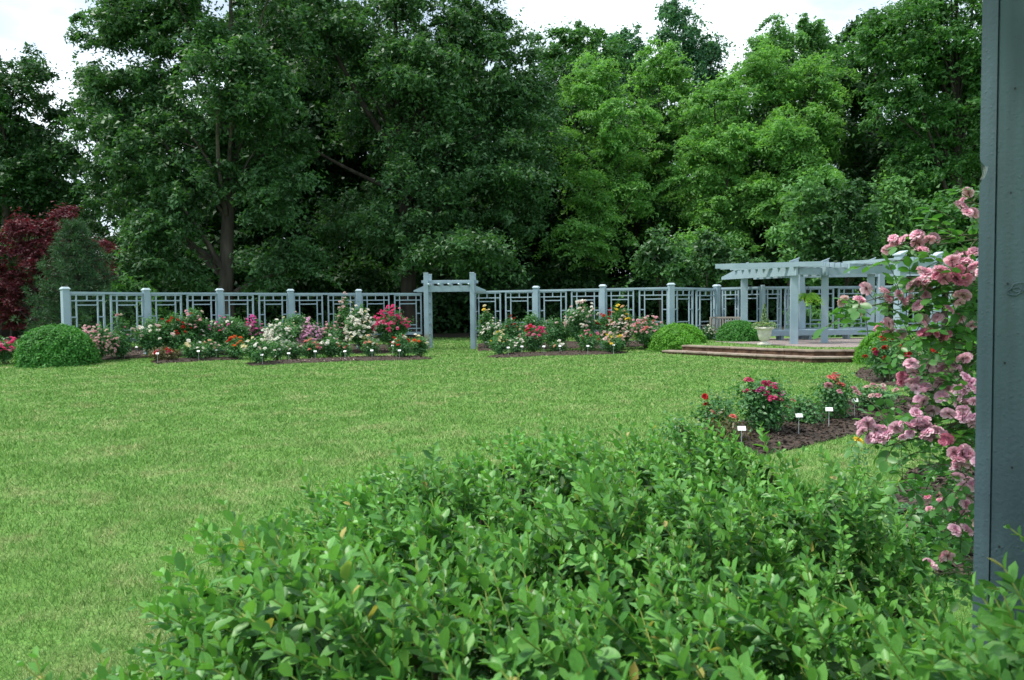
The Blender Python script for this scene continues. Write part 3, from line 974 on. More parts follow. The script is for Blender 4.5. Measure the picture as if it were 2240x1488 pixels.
# unseen roof timbers above the frame, added and packed close to shade the post
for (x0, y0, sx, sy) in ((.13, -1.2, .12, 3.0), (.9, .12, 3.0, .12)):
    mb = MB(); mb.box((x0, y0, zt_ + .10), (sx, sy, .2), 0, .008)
    link('shade_roof_beam', mb.mesh('shade_roof_beam', MAT['shaded_near_paint']), npost)
for k in range(15):  # unseen rafters, added for the shade they throw on the post
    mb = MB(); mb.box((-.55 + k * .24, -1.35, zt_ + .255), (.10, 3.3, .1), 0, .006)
    link('rafter', mb.mesh('rafter', MAT['shaded_near_paint']), npost)
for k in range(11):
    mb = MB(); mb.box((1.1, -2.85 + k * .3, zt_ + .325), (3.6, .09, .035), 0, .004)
    link('shade_lath', mb.mesh('shade_lath', MAT['shaded_near_paint']), npost)

# ------------------------------------------------------------------ foliage generator
def leaves(mb, C, size, wr=.55, upbias=.5, outdir=None, tri=False, sizevar=.35, droop=.25):
    """rhombus leaves at points C"""
    n_ = len(C)
    nr = rng.normal(size=(n_, 3)); nr[:, 2] = np.abs(nr[:, 2]) * .6 + upbias
    if outdir is not None:
        nr = nr + outdir * .8
    nr /= np.linalg.norm(nr, axis=1)[:, None]
    a = rng.normal(size=(n_, 3)); a[:, 2] -= droop
    if outdir is not None:
        a = a + outdir * .8
    a -= nr * (a * nr).sum(1)[:, None]
    a /= np.linalg.norm(a, axis=1)[:, None]
    b = np.cross(nr, a)
    s = size * rng.uniform(1 - sizevar, 1 + sizevar, (n_, 1))
    if tri:
        s = s * 1.25
        V = np.stack([C - a * s * .5 + b * s * wr * .42, C + a * s * .5, C - a * s * .45 - b * s * wr * .58], 1).reshape(-1, 3)
        mb.add(V, np.arange(3 * n_).reshape(-1, 3))
        return
    V = np.stack([C - a * s * .5, C + b * s * wr * .5 - a * s * .05 , C + a * s * .5 - nr * s * .08, C - b * s * wr * .5 - a * s * .05], 1).reshape(-1, 3)
    mb.add(V, np.arange(4 * n_).reshape(-1, 4))

def clump_points(center, r, flat, n_, shell=.5):
    # a feathery spray: lopsided, tilted, thinning out towards its tips
    d = rng.normal(size=(n_, 3))
    sp = np.exp(rng.normal(0, .28, 3)) * np.array([r, r, r * flat]) * .45
    P = d * sp
    k_ = 4
    sub = rng.normal(size=(k_, 3)) * sp * 1.1                 # twigs inside the spray
    P = P * .66 + sub[rng.integers(0, k_, n_)]
    P[:, 2] += P[:, :2] @ rng.normal(0, .22, 2) - (P[:, 0] ** 2 + P[:, 1] ** 2) / r * .20
    d /= np.linalg.norm(d, axis=1)[:, None]
    return center + P, d

def tree(name, label, cat, base, lobes, mat, bark, nleaf, leaf=.24, clump=.95, flat=.55, trunk_r=.35, trunk_top=None, lean=(0, 0), limbs=22, group=None, shell=.5, fill=.55, wr=.55, fork=None):
    """base (x,y); lobes: list of (x,y,z,rx,ry,rz) in world space"""
    bx, by = base
    bz = float(g(bx, by))
    O = np.array([bx, by, bz])
    t = thing(name, label, cat, O, 0, group)
    lobes = np.array(lobes, float)
    vol = (lobes[:, 3] * lobes[:, 5]) ** 1.0
    wts = vol / vol.sum()
    top_z = trunk_top or (lobes[:, 2] + lobes[:, 5] * .4).max()
    # trunk
    mb = MB()
    hs = np.linspace(0, 1, 9)
    tp = np.stack([bx + lean[0] * hs ** 1.4 + .12 * np.sin(hs * 5 + bx), by + lean[1] * hs, bz - .2 + (top_z - bz) * hs], -1)
    mb.tube(tp, trunk_r * (1 - .82 * hs) + trunk_r * .45 * np.exp(-hs * 22), 9)
    cl = []
    for li, lb in enumerate(lobes):
        ncl = max(4, int(4.0 * (lb[3] * lb[4] * lb[5]) ** (2 / 3) / (clump ** 2) * fill * 1.35))
        d = rng.normal(size=(ncl, 3)); d /= np.linalg.norm(d, axis=1)[:, None]
        rr = rng.uniform(.12, 1, (ncl, 1)) ** .5
        cl.append((lb[:3] + d * rr * lb[3:6] * .92, np.full(ncl, li)))
    CP = np.concatenate([c for c, _ in cl]); 
    # limbs towards clumps
    pick = rng.choice(len(CP), min(limbs, len(CP)), replace=False)
    for j in pick:
        e = CP[j]
        hz = np.clip((e[2] - bz) * rng.uniform(.45, .8) / (top_z - bz), .12, .9)
        s0 = np.array([np.interp(hz, hs, tp[:, q]) for q in range(3)])
        r0_ = trunk_r * (1 - .82 * hz) * rng.uniform(.3, .5)
        tt = np.linspace(0, 1, 7)[:, None]
        mid = (s0 + e) / 2 + np.array([0, 0, .12 * np.linalg.norm(e - s0)]) + rng.normal(size=3) * .25
        pts = (1 - tt) ** 2 * s0 + 2 * tt * (1 - tt) * mid + tt ** 2 * e
        mb.tube(pts, r0_ * (1 - .85 * tt[:, 0]) + .012, 5)
    if fork:
        for (x1, z1, x2, z2, r_) in fork:
            tt = np.linspace(0, 1, 8)[:, None]
            p0 = np.array([x1, by - .1, z1]); p1 = np.array([x2, by - .8, z2])
            mid = (p0 + p1) / 2 + np.array([0, 0, -.12 * (z2 - z1)])
            pts = (1 - tt) ** 2 * p0 + 2 * tt * (1 - tt) * mid + tt ** 2 * p1
            mb.tube(pts, r_ * (1 - .7 * tt[:, 0]), 7)
    link('trunk', mb.mesh('trunk', bark, True, O), t)
    # leaves
    per_cl = np.maximum(20, (nleaf / len(CP) * rng.uniform(.55, 1.45, len(CP)))).astype(int)
    mb = MB()
    P, D = [], []
    for c, n_ in zip(CP, per_cl):
        r_ = clump * rng.uniform(.65, 1.35)
        p, d = clump_points(c, r_, flat * rng.uniform(.8, 1.25), n_, shell)
        P.append(p); D.append(d)
    for lb, w_ in zip(lobes, wts):                            # loose leaves between the sprays
        n_ = int(nleaf * .06 * w_)
        d = rng.normal(size=(n_, 3)); d /= np.linalg.norm(d, axis=1)[:, None]
        P.append(lb[:3] + d * rng.uniform(.2, 1.05, (n_, 1)) ** .6 * lb[3:6]); D.append(d)
    P = np.concatenate(P); D = np.concatenate(D)
    leaves(mb, P, leaf, wr, .55, D, tri=True)
    link('crown', mb.mesh('crown', mat, False, O), t)
    return t

def plobes(d, lst, depth=.85, dz=None):
    """lobes given as photo ellipses (u, v, ru, rv[, depth offset]) at distance d"""
    out = []
    for q in lst:
        dd = d + (q[4] if len(q) > 4 else 0)
        c = PV(q[0], q[1], dd)
        k = dd / F
        out.append((c[0], c[1], c[2], q[2] * k, (q[2] + q[3]) / 2 * k * depth, q[3] * k))
    return out

def base_at(u, d):
    return tuple(at(u, d))

# two great oaks
tree('oak_tree', 'huge spreading oak left of centre with grey trunk behind the left fence', 'tree', base_at(497, 40),
     plobes(40, [(300, 180, 135, 130), (400, 330, 190, 130, -1), (570, 190, 95, 110, -3), (500, 20, 290, 130), (365, 470, 105, 90, -2), (290, 400, 110, 110, 1),
                 (600, 440, 75, 100, -2), (375, 575, 105, 50, -2), (570, 590, 55, 40, -2), (230, 250, 70, 120), (640, 560, 80, 50, -1), (330, 20, 130, 70), (600, 330, 90, 90), (490, 160, 110, 120, -2.5), (250, 60, 90, 60)]),
     MAT['oak'], MAT['bark'], 115000, .175, .72, .55, .42, lean=(.6, 0), limbs=26)
tree('oak_tree', 'great dark oak in the middle with forked trunk and long bare limbs above the arbour', 'tree', base_at(890, 43),
     plobes(43, [(900, 60, 230, 150), (850, 230, 170, 110, 1), (1090, 180, 120, 180), (1000, 350, 190, 110, -2), (1130, 400, 95, 120, -1), (900, 460, 150, 90, -3),
                 (980, 545, 170, 60, -4), (770, 480, 110, 80, 0), (720, 90, 80, 110), (900, 150, 130, 100, -3), (1010, 60, 110, 80), (1160, 270, 80, 110), (1060, 560, 80, 50, -4)]),
     MAT['oak'], MAT['bark_dark'], 115000, .175, .72, .55, .48, lean=(-.3, 0), limbs=22,
     fork=[(-5.6, 9.0, -9.6, 16.0, .24), (-5.7, 7.6, -12.0, 10.9, .14), (-5.4, 9.5, -2.8, 17, .2)])
tree('oak_tree', 'dark rounded oak at the far left edge with sky showing through its crown', 'tree', base_at(18, 42),
     plobes(42, [(40, 230, 130, 115), (100, 360, 90, 90), (-60, 330, 130, 130), (20, 420, 140, 70), (-60, 180, 80, 80), (120, 430, 60, 40)]),
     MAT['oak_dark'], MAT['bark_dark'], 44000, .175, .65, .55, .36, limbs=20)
tree('oak_tree', 'tall deep-green oak leaning over the near post at the top right', 'tree', base_at(2085, 43),
     plobes(43, [(1990, 110, 120, 130), (2090, 40, 150, 130), (2120, 260, 110, 140), (1980, 250, 80, 70), (1930, 80, 60, 60), (2200, 150, 110, 200), (2030, 370, 120, 70)]),
     MAT['mid'], MAT['bark_dark'], 72000, .175, .68, .55, .38, limbs=22)
tree('oak_tree', 'shaded oak filling the gap between the two great oaks', 'tree', base_at(690, 52),
     plobes(52, [(690, 120, 110, 130), (660, 300, 120, 120), (720, 420, 120, 90), (620, 30, 100, 90)]),
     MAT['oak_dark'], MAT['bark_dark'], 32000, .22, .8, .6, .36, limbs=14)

# locusts: light green, layered plumes
LOC = [('light green locust with twin domes right of the great dark oak', 1300, 46, [(1300, 190, 80, 75), (1360, 270, 85, 80, -1), (1280, 330, 90, 70), (1330, 430, 110, 70, -1), (1290, 530, 100, 55, -2)]),
       ('light green locust with a tall rounded top in front of the blue-green poplar', 1440, 49, [(1450, 160, 75, 65), (1470, 250, 85, 70), (1420, 350, 80, 70), (1450, 450, 90, 60)]),
       ('bright green locust with broad tiers above the pergola beam', 1565, 45, [(1570, 230, 75, 70), (1600, 320, 100, 60, -1), (1540, 390, 90, 60), (1600, 460, 110, 60, -1), (1550, 540, 110, 45, -2)]),
       ('tallest bright green locust with a wide feathery crown right of centre', 1720, 48, [(1700, 170, 95, 70), (1790, 190, 85, 75), (1650, 150, 60, 55), (1740, 290, 110, 70, -1), (1690, 400, 90, 70), (1790, 290, 60, 60)]),
       ('small bright locust standing low before the wide feathery one', 1730, 43, [(1720, 300, 55, 45), (1755, 360, 70, 50), (1690, 430, 60, 50), (1740, 470, 60, 50)])]
for lab, u, d, lst in LOC:
    tree('locust_tree', lab, 'tree', base_at(u, d), plobes(d, lst), MAT['locust'], MAT['bark_dark'], 38000, .165, .62, .42, .17, limbs=14, group='light green locust trees', shell=.3, wr=.42)

# taller trees showing above the locusts
tree('poplar_tree', 'slender blue-green poplar rising highest against the white sky', 'tree', base_at(1495, 64),
     plobes(64, [(1485, 60, 52, 80), (1548, 130, 40, 70), (1500, 170, 75, 85), (1565, 230, 50, 60)]), MAT['blue'], MAT['bark'], 22000, .22, .62, .75, .22, limbs=12)
tree('poplar_tree', 'loose grey-green poplar showing behind the first locust dome', 'tree', base_at(1365, 64),
     plobes(64, [(1368, 115, 50, 65), (1405, 170, 60, 80), (1330, 200, 60, 70)]), MAT['blue'], MAT['bark'], 15000, .22, .62, .75, .22, limbs=10)
tree('hardwood_tree', 'rounded green hardwood beyond the great dark oak on its right', 'tree', base_at(1240, 60),
     plobes(60, [(1240, 100, 75, 65), (1310, 120, 60, 60), (1200, 200, 80, 90), (1290, 210, 70, 70)]), MAT['mid'], MAT['bark_dark'], 23000, .22, .75, .6, .3, limbs=10)
tree('hardwood_tree', 'pale domed hardwood topping the skyline right of centre', 'tree', base_at(1730, 64),
     plobes(64, [(1730, 90, 85, 60), (1680, 120, 50, 60), (1790, 100, 50, 50), (1830, 130, 30, 60), (1740, 200, 100, 80)]), MAT['pale'], MAT['bark'], 28000, .21, .7, .55, .3, limbs=12)
tree('hardwood_tree', 'mid green hardwood between the feathery locust and the top right oak', 'tree', base_at(1880, 52),
     plobes(52, [(1880, 180, 60, 100), (1870, 320, 70, 70), (1920, 420, 80, 60), (2010, 430, 110, 50)]), MAT['mid'], MAT['bark_dark'], 27000, .2, .68, .55, .28, limbs=12)

# small trees and shrubs at the wood's edge
SM = [('young_tree', 'pale-leaved young tree above the pergola rafters', 'young tree', 1755, 36, [(1755, 430, 50, 50), (1750, 510, 65, 60), (1760, 570, 70, 40)], 'pale', 9000),
      ('shrub', 'dull grey-green tall shrub right behind the pergola', 'shrub', 1855, 35, [(1850, 470, 80, 75), (1870, 550, 95, 50), (1830, 580, 70, 30)], 'oak_dark', 12000),
      ('young_tree', 'yellow-green young tree spiking up behind the pergola', 'young tree', 1945, 37, [(1945, 420, 40, 50), (1930, 500, 60, 60), (1960, 560, 70, 40)], 'pale', 8000),
      ('shrub', 'dark leafy shrub behind the pink climbing rose', 'shrub', 2070, 34, [(2060, 470, 75, 60), (2090, 550, 100, 60), (2150, 480, 80, 80)], 'mid', 12000),
      ('shrub', 'small glossy shrub at the wood edge above the right fence', 'shrub', 1440, 37, [(1435, 545, 50, 40), (1460, 590, 70, 40)], 'oak', 6000),
      ('shrub', 'rounded dark shrub above the pergola left beam end', 'shrub', 1570, 37, [(1565, 545, 55, 40), (1590, 590, 75, 40)], 'oak', 7000),
      ('shrub', 'green shrub between the pine and the great oak trunk', 'shrub', 285, 36, [(285, 640, 55, 40), (300, 690, 70, 50), (230, 700, 50, 40)], 'mid', 9000),
      ('shrub', 'shaded shrub under the dark oak at the left edge', 'shrub', 20, 40, [(10, 560, 90, 60), (60, 640, 90, 70), (-60, 640, 90, 80)], 'oak_dark', 10000)]
SM += [('shrub', 'yellow-green shrub showing through the pergola trellis below the hanging fern', 'shrub', 1775, 30.2, [(1772, 695, 30, 38), (1785, 725, 36, 22)], 'pale', 2600),
       ('shrub', 'yellow-green shrub showing through the pergola trellis left of the climbing rose', 'shrub', 1865, 30.2, [(1868, 690, 30, 36), (1858, 722, 42, 24)], 'pale', 2800)]
for nm, lab, cat, u, d, lst, m_, nl in SM:
    tree(nm, lab, cat, base_at(u, d), plobes(d, lst), MAT[m_], MAT['bark_dark'], nl, .17, .5, .55, .07, limbs=12)
tree('japanese_maple', 'dark red Japanese maple with layered boughs at the left edge', 'tree', base_at(75, 31),
     plobes(31, [(90, 510, 85, 40), (40, 560, 80, 40), (110, 570, 100, 40), (20, 630, 60, 45), (60, 690, 60, 45), (200, 540, 45, 25), (130, 470, 35, 30), (215, 590, 40, 25), (-40, 600, 60, 60)]),
     MAT['maple'], MAT['bark_dark'], 34000, .09, .42, .26, .1, limbs=26)

# white pine: whorls of drooping boughs with needle tufts
def pine(u, d, vtop, vbase, hw):
    p0 = at(u, d); bz = float(g(*p0))
    zt0 = PV(u, vtop, d)[2]
    H = zt0 - bz
    R = hw * d / F
    O = np.array([p0[0], p0[1], bz])
    t = thing('pine_tree', 'bushy blue-green pine standing behind the left end post of the fence', 'tree', O)
    mb, lf_ = MB(), MB()
    hs = np.linspace(0, 1, 8)
    mb.tube(np.stack([p0[0] + .05 * np.sin(hs * 4), np.full(8, p0[1]), bz + H * hs], -1), .13 * (1 - .9 * hs) + .01, 7)
    C, D = [], []
    for k in range(17):
        h = .06 + .93 * k / 17
        Rk = R * (1 - h) ** .8 * 1.02 + .12
        for j in range(8):
            a = j * PI / 4 + k * .7 + rng.uniform(-.25, .25)
            L_ = Rk * rng.uniform(.75, 1.12)
            dr = np.array([math.cos(a), math.sin(a), 0])
            tt = np.linspace(0, 1, 6)
            s0 = O + [0, 0, H * h]
            pts = s0 + dr * (L_ * tt)[:, None] + np.array([0, 0, 1]) * (.30 * L_ * tt ** 2 - .1 * L_ * tt)[:, None]
            mb.tube(pts, .025 * (1 - .8 * tt) + .004, 4)
            for q in np.linspace(.3, 1, max(3, int(L_ / .14))):
                c = s0 + dr * L_ * q + np.array([0, 0, .3 * L_ * q * q - .1 * L_ * q]) + rng.normal(size=3) * [.1, .1, .05]
                m_ = 34
                dd = rng.normal(size=(m_, 3)) + dr * .7 + [0, 0, .5]
                dd /= np.linalg.norm(dd, axis=1)[:, None]
                C.append(c + dd * .07); D.append(dd)
    C, D = np.concatenate(C), np.concatenate(D)
    s = rng.uniform(.10, .19, (len(C), 1))
    b = np.cross(D, rng.normal(size=D.shape)); b /= np.linalg.norm(b, axis=1)[:, None]
    V = np.stack([C - b * .012, C + b * .012, C + D * s], 1).reshape(-1, 3)
    lf_.add(V, np.arange(len(V)).reshape(-1, 3))
    link('trunk', mb.mesh('trunk', MAT['bark_dark'], True, O), t)
    link('crown', lf_.mesh('crown', MAT['pine'], False, O), t)
pine(168, 28.5, 475, 760, 115)

# the dark wood behind: trees with shared crowns
def wood_crown(seed, H, R, n_):
    mb = MB()
    P, D = [], []
    for k in range(46):
        h = rng.uniform(.02, 1)
        rad = R * math.sqrt(max(.05, 1 - (abs(h - .5) / .62) ** 2.4)) * rng.uniform(.25, 1)
        a = rng.uniform(0, 2 * PI)
        c = np.array([rad * math.cos(a), rad * math.sin(a), H * h])
        p, d = clump_points(c, rng.uniform(.9, 1.7), .55, n_ // 46)
        P.append(p); D.append(d)
    P, D = np.concatenate(P), np.concatenate(D)
    leaves(mb, P, .27, .6, .5, D, tri=True)
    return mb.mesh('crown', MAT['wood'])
def wood_trunk(H):
    mb = MB()
    hs = np.linspace(0, 1, 7)
    mb.tube(np.stack([.15 * np.sin(hs * 4), .1 * np.cos(hs * 3), -.2 + H * hs], -1), .24 * (1 - .8 * hs) + .02, 7)
    for k in range(9):
        h = rng.uniform(.25, .8); a = rng.uniform(0, 6.28)
        s0 = np.array([0, 0, H * h]); e = s0 + np.array([2.2 * math.cos(a), 2.2 * math.sin(a), 1.2])
        mb.tube([s0, (s0 + e) / 2 + [0, 0, .2], e], [.07, .05, .02], 4)
    return mb.mesh('trunk', MAT['bark_dark'], True)
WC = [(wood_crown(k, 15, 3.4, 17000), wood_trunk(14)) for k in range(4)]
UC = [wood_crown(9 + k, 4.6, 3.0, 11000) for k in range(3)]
def wood_tree(x, y, s, k, rz):
    t = thing('woodland_tree', 'dark woodland tree in the depth of the wood behind the garden', 'tree', (x, y, float(g(x, y))), rz, 'trees in the depth of the wood')
    t.scale = (s, s, s)
    link('trunk', WC[k][1], t); link('crown', WC[k][0], t)
k = 0
for row, (y, x0, x1, step) in enumerate(((50, -34, 38, 5.2), (56, -40, 44, 5.0), (63, -46, 50, 5.2), (72, -54, 58, 6.0))):
    for x in np.arange(x0, x1, step):
        if -33 < x - (-21) * 1 < -4 and False: pass
        u = 1120 + F * x / y
        if row < 3 and 90 < u < 330: sc = .62
        elif u < 90: sc = .55
        elif 1230 < u < 1900: sc = 1.0
        else: sc = 1.1
        wood_tree(x + rng.uniform(-1.4, 1.4), y + rng.uniform(-1.5, 1.5), sc * rng.uniform(.85, 1.1), k % 4, rng.uniform(0, 6.28))
        k += 1
k = 0
for y, step in ((46.5, 4.2), (52.5, 4.4)):
    for x in np.arange(-34, 38, step):
        xx, yy = x + rng.uniform(-1, 1), y + rng.uniform(-1, 1)
        o = link('understory_shrub', UC[k % 3], None, (xx, yy, float(g(xx, yy)) + .0), rng.uniform(0, 6.28))
        s_ = rng.uniform(.75, 1.1); o.scale = (s_, s_, s_)
        tag(o, 'dark leafy shrub filling the shade under the trees', 'shrub', 'shrubs in the shade of the wood')
        k += 1

# ------------------------------------------------------------------ clipped bushes
def ball(label, u, d, ru, vtop, vbase, mat, n_=15000, sz=.055, z=None):
    p0 = at(u, d)
    bz = float(g(*p0)) if z is None else z
    k = d / F
    R, H = ru * k, PV(u, vtop, d)[2] - bz
    O = np.array([p0[0], p0[1], bz])
    t = thing('clipped_bush', label, 'bush', O, 0, 'clipped round bushes')
    mb = MB()
    for _ in range(26):
        a = rng.uniform(0, 6.28); q = rng.uniform(.2, .85)
        e = np.array([R * q * math.cos(a), R * q * math.sin(a), H * rng.uniform(.3, .85)])
        mb.tube([(0, 0, -.05), e * [.4, .4, .5], e], [.025, .018, .006], 4)
    link('stem', mb.mesh('stem', MAT['twig']), t)
    ph = rng.uniform(0, 6.28)
    def P_(n2, r0_, r1_):
        th = rng.uniform(0, 2 * PI, n2); cz = rng.uniform(-.05, 1, n2)
        rr = rng.uniform(r0_, r1_, n2)
        bump = 1 + .05 * np.sin(th * 2 + ph) * cz + .04 * np.sin(th * 3 - ph + cz * 4) + .022 * np.sin(th * 7 + cz * 9) + .022 * np.sin(th * 13 - cz * 17) + .02 * rng.normal(size=n2)
        sr = (1 - np.clip(cz, 0, 1) ** 2.3) ** .5
        rr = rr * bump
        P = np.stack([R * rr * sr * np.cos(th), R * rr * sr * np.sin(th), H * np.clip(cz, 0.01, 1) ** .95 * (rr * .5 + .5)], -1)
        D = np.stack([sr * np.cos(th), sr * np.sin(th), cz], -1)
        return P, D
    mb = MB()
    P, D = P_(n_, .86, 1.02); leaves(mb, P, sz, .5, .35, D * 1.2, droop=-.2, tri=True)
    P, D = P_(n_ // 25, 1.0, 1.08); leaves(mb, P, sz, .5, .35, D, droop=-.4)
    P, D = P_(n_ // 3, .4, .88); leaves(mb, P, sz * 1.2, .55, .35, D)
    link('foliage', mb.mesh('foliage', mat), t)
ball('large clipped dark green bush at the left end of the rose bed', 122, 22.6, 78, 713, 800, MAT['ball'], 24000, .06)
ball('bright green clipped bush at the left end of the steps', 1483, 26.3, 60, 709, 767, MAT['ball_bright'], 17000, .06)
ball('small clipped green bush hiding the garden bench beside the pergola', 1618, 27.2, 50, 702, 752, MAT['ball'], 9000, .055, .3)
ball('bright clipped bush at the right end of the steps behind red roses', 1935, 20.9, 58, 722, 790, MAT['ball_bright'], 14000, .055)
ball('wide clipped green bush behind the pink climbing rose', 2060, 19.6, 95, 722, 800, MAT['ball_bright'], 16000, .055)

# ------------------------------------------------------------------ roses
def bloom_mesh(name, mat, layers, seg=1, seed=0):
    """cupped rosette of unit diameter; layers: (count, radius, tilt, length, width)"""
    r = np.random.default_rng(seed)
    mb = MB()
    for (cnt, rad, tilt, ln, wd) in layers:
        for k in range(cnt):
            a = 2 * PI * k / cnt + r.uniform(-.25, .25) + rad * 9
            tl = tilt + r.uniform(-.15, .15)
            dr = np.array([math.cos(a), math.sin(a), 0]); sd_ = np.array([-dr[1], dr[0], 0]); up_ = np.array([0, 0, 1.0])
            ax = dr * math.cos(tl) + up_ * math.sin(tl)
            nn = -dr * math.sin(tl) + up_ * math.cos(tl)
            b = dr * rad + up_ * (.06 - rad * .3)
            L_, W_ = ln * r.uniform(.85, 1.15), wd * r.uniform(.85, 1.15)
            if seg == 1:
                V = [b - sd_ * W_ * .25, b + sd_ * W_ * .25, b + ax * L_ * .7 + sd_ * W_ * .5, b + ax * L_ + nn * .03, b + ax * L_ * .7 - sd_ * W_ * .5]
                mb.add(V, [[0, 1, 2, 3, 4]])
            else:
                rows = [(0, .22, 0), (.35, .46, .035), (.7, .52, .03), (.95, .36, -.03)]
                V = []
                for (q, w2, hgt) in rows:
                    for s in (-1, 0, 1):
                        V.append(b + ax * L_ * q + sd_ * W_ * w2 * s + nn * (hgt * (1 if s == 0 else 1.0) - (.045 if s == 0 else -.02) + r.uniform(-.015, .015)))
                Fq = [[3 * i + j, 3 * i + j + 1, 3 * i + j + 4, 3 * i + j + 3] for i in range(3) for j in range(2)]
                mb.add(V, Fq)
    return mb.mesh(name, mat, seg > 1)
FAR_L = [(5, .12, .15, .42, .5), (5, .06, .75, .38, .45), (4, .02, 1.25, .32, .4)]
NEAR_L = [(8, .18, -.12, .36, .34), (8, .15, .25, .36, .33), (8, .11, .6, .33, .30), (7, .08, .9, .29, .27), (6, .05, 1.15, .24, .22), (4, .02, 1.45, .18, .18)]
BL = {}
def bloom(colour, near=False):
    k = (colour, near)
    if k not in BL:
        BL[k] = [bloom_mesh('bloom', MAT[colour], NEAR_L if near else FAR_L, 2 if near else 1, s) for s in range(4 if near else 2)]
    return random.choice(BL[k])

ROSES = []
FU = [q[0] for q in lf] + [q[0] for q in rf]
FD = [q[2] for q in lf] + [q[2] for q in rf]
def rose_bush(label, u, vtop, vbase, hw, mix, leafm='rose_leaf', size=.085, dense=1.0, d=None, near=False, desc=None, clusters=False):
    """mix: list of (colour, count)"""
    p = GP(u, vbase)
    fd = np.interp(u, FU, FD) - .55 - .4 * hw * 28 / F
    if not d and not near and p[1] > fd: d = fd      # keep in front of the fence
    if d: p = np.append(at(u, d), 0); p[2] = float(g(p[0], p[1]))
    d_ = p[1]; k = d_ / F
    H = PV(u, vtop, d_)[2] - p[2]
    R = hw * k
    O = p.copy()
    t = thing('rose_bush', label, 'rose bush', O, 0, 'rose bushes')
    ROSES.append((O, desc or label, R))
    # canes
    mb = MB()
    tips = []
    nc = int(7 + 9 * min(1.5, R / .5))
    for _ in range(nc):
        a = rng.uniform(0, 6.28); q = rng.uniform(0, 1) ** .6
        e = np.array([R * q * .95 * math.cos(a), R * q * .95 * math.sin(a), H * (1 - .35 * q ** 2) * rng.uniform(.72, 1.0)])
        s0 = np.array([rng.uniform(-.08, .08), rng.uniform(-.08, .08), -.02])
        m_ = (s0 + e) / 2 + np.array([0, 0, .1 * H]) 
        tt = np.linspace(0, 1, 6)[:, None]
        pts = (1 - tt) ** 2 * s0 + 2 * tt * (1 - tt) * m_ + tt ** 2 * e
        mb.tube(pts, .009 * (1 - .6 * tt[:, 0]) + .001, 4)
        tips.append(pts)
    link('cane', mb.mesh('cane', MAT['cane']), t)
    # leaves along the canes and in between
    lsz = .055 if not near else .05
    nl = int(dense * 6500 * max(.18, R) * max(.3, H) * (1.0 if not near else 2.3))
    C = []
    for _ in range(nl):
        pts = tips[rng.integers(nc)]
        q = rng.uniform(.22, 1.0) ** .8 * 5
        i = min(4, int(q)); c = pts[i] + (pts[i + 1] - pts[i]) * (q - i)
        C.append(c + rng.normal(size=3) * [.085, .085, .06] * (1 + .4 * R))
    C = np.array(C); C[:, 2] = np.maximum(C[:, 2], .04)
    mb = MB()
    D = C - np.array([0, 0, H * .4]); D /= np.linalg.norm(D, axis=1)[:, None] + 1e-6
    leaves(mb, C, lsz, .62, .45, D, tri=not near)
    link('foliage', mb.mesh('foliage', MAT[leafm]), t)
    for colour, cnt in mix:
        if not near and cnt >= 14: cnt = int(cnt * (2.0 if clusters else 1.6))
        for j in range(cnt):
            for _ in range(30):
                a = rng.uniform(0, 6.28); q = rng.uniform(0, 1) ** .5
                zz = H * (1 - .40 * q ** 2) * rng.uniform(.72, 1.06) if not clusters else H * (1 - .5 * q ** 2) * rng.uniform(.4, 1.05)
                c = np.array([R * q * 1.05 * math.cos(a), R * q * 1.05 * math.sin(a), zz])
                if c[1] < (-.15 if clusters else .12) * R: break      # mostly the side that catches the light from the lawn
            o = link('bloom', bloom(colour, near), t, c + [0, -.01, .02])
            s = size * rng.uniform(.9, 1.4) * (1.0 if near else 1.12)
            o.scale = (s, s, s)
            tilt = rng.uniform(.1, .9)
            o.rotation_euler = (tilt * (1 if c[1] < 0 else -.4), rng.uniform(-.5, .5), rng.uniform(0, 6.28))
    return t

RB = rose_bush
# --- left bed, back row
RB('pale pink rose bush spilling over at the left bed end beside the big clipped bush', 212, 708, 787, 50, [('blush', 55), ('pale_pink', 30)], size=.075, desc='pale pink rose bush', clusters=True)
RB('leafy rose bush with a few pink blooms under the second fence post', 262, 728, 784, 30, [('pale_pink', 7)], desc='leafy rose bush with few pink blooms')
RB('thin upright rose with one pink bloom climbing the first fence bay', 262, 668, 778, 10, [('pink', 2), ('blush', 2)], dense=.5, desc='thin upright rose')
RB('rose bush with scattered large white and blush blooms at the second post', 335, 692, 780, 46, [('white_bloom', 10), ('blush', 9)], size=.11, desc='white and blush rose bush')
RB('dark-leaved rose bush with scattered red blooms left of the pink tall one', 382, 684, 779, 36, [('red', 10), ('dark_red', 4)], size=.1, desc='dark-leaved red rose bush')
RB('tall loose rose bush with pale pink blooms before the second fence bay', 422, 664, 779, 28, [('pale_pink', 10), ('blush', 6), ('red', 2)], size=.1, desc='tall loose pale pink rose bush')
RB('rose bush mixing magenta and white blooms below the third fence post', 465, 690, 778, 30, [('magenta', 10), ('white_bloom', 12)], size=.09, desc='magenta and white rose bush')
RB('broad green rose bush with scattered crimson and pink blooms', 507, 688, 777, 42, [('hot_pink', 7), ('magenta', 6), ('white_bloom', 5)], size=.09, dense=1.2, desc='broad green rose bush')
RB('magenta rose bush packed with blooms left of the white one', 556, 695, 775, 27, [('magenta', 34)], size=.1, desc='magenta rose bush')
RB('white rose bush full of blooms in the middle of the left bed', 610, 700, 777, 40, [('white_bloom', 55)], size=.1, clusters=True, desc='full white rose bush')
RB('tall green rose bush with tiny pale blooms against the fourth fence post', 650, 680, 771, 40, [('blush', 8), ('cream', 5)], size=.07, desc='tall green rose bush')
RB('lavender pink rose bush thick with blooms', 682, 700, 773, 31, [('lavender', 75)], size=.1, clusters=True, desc='lavender pink rose bush')
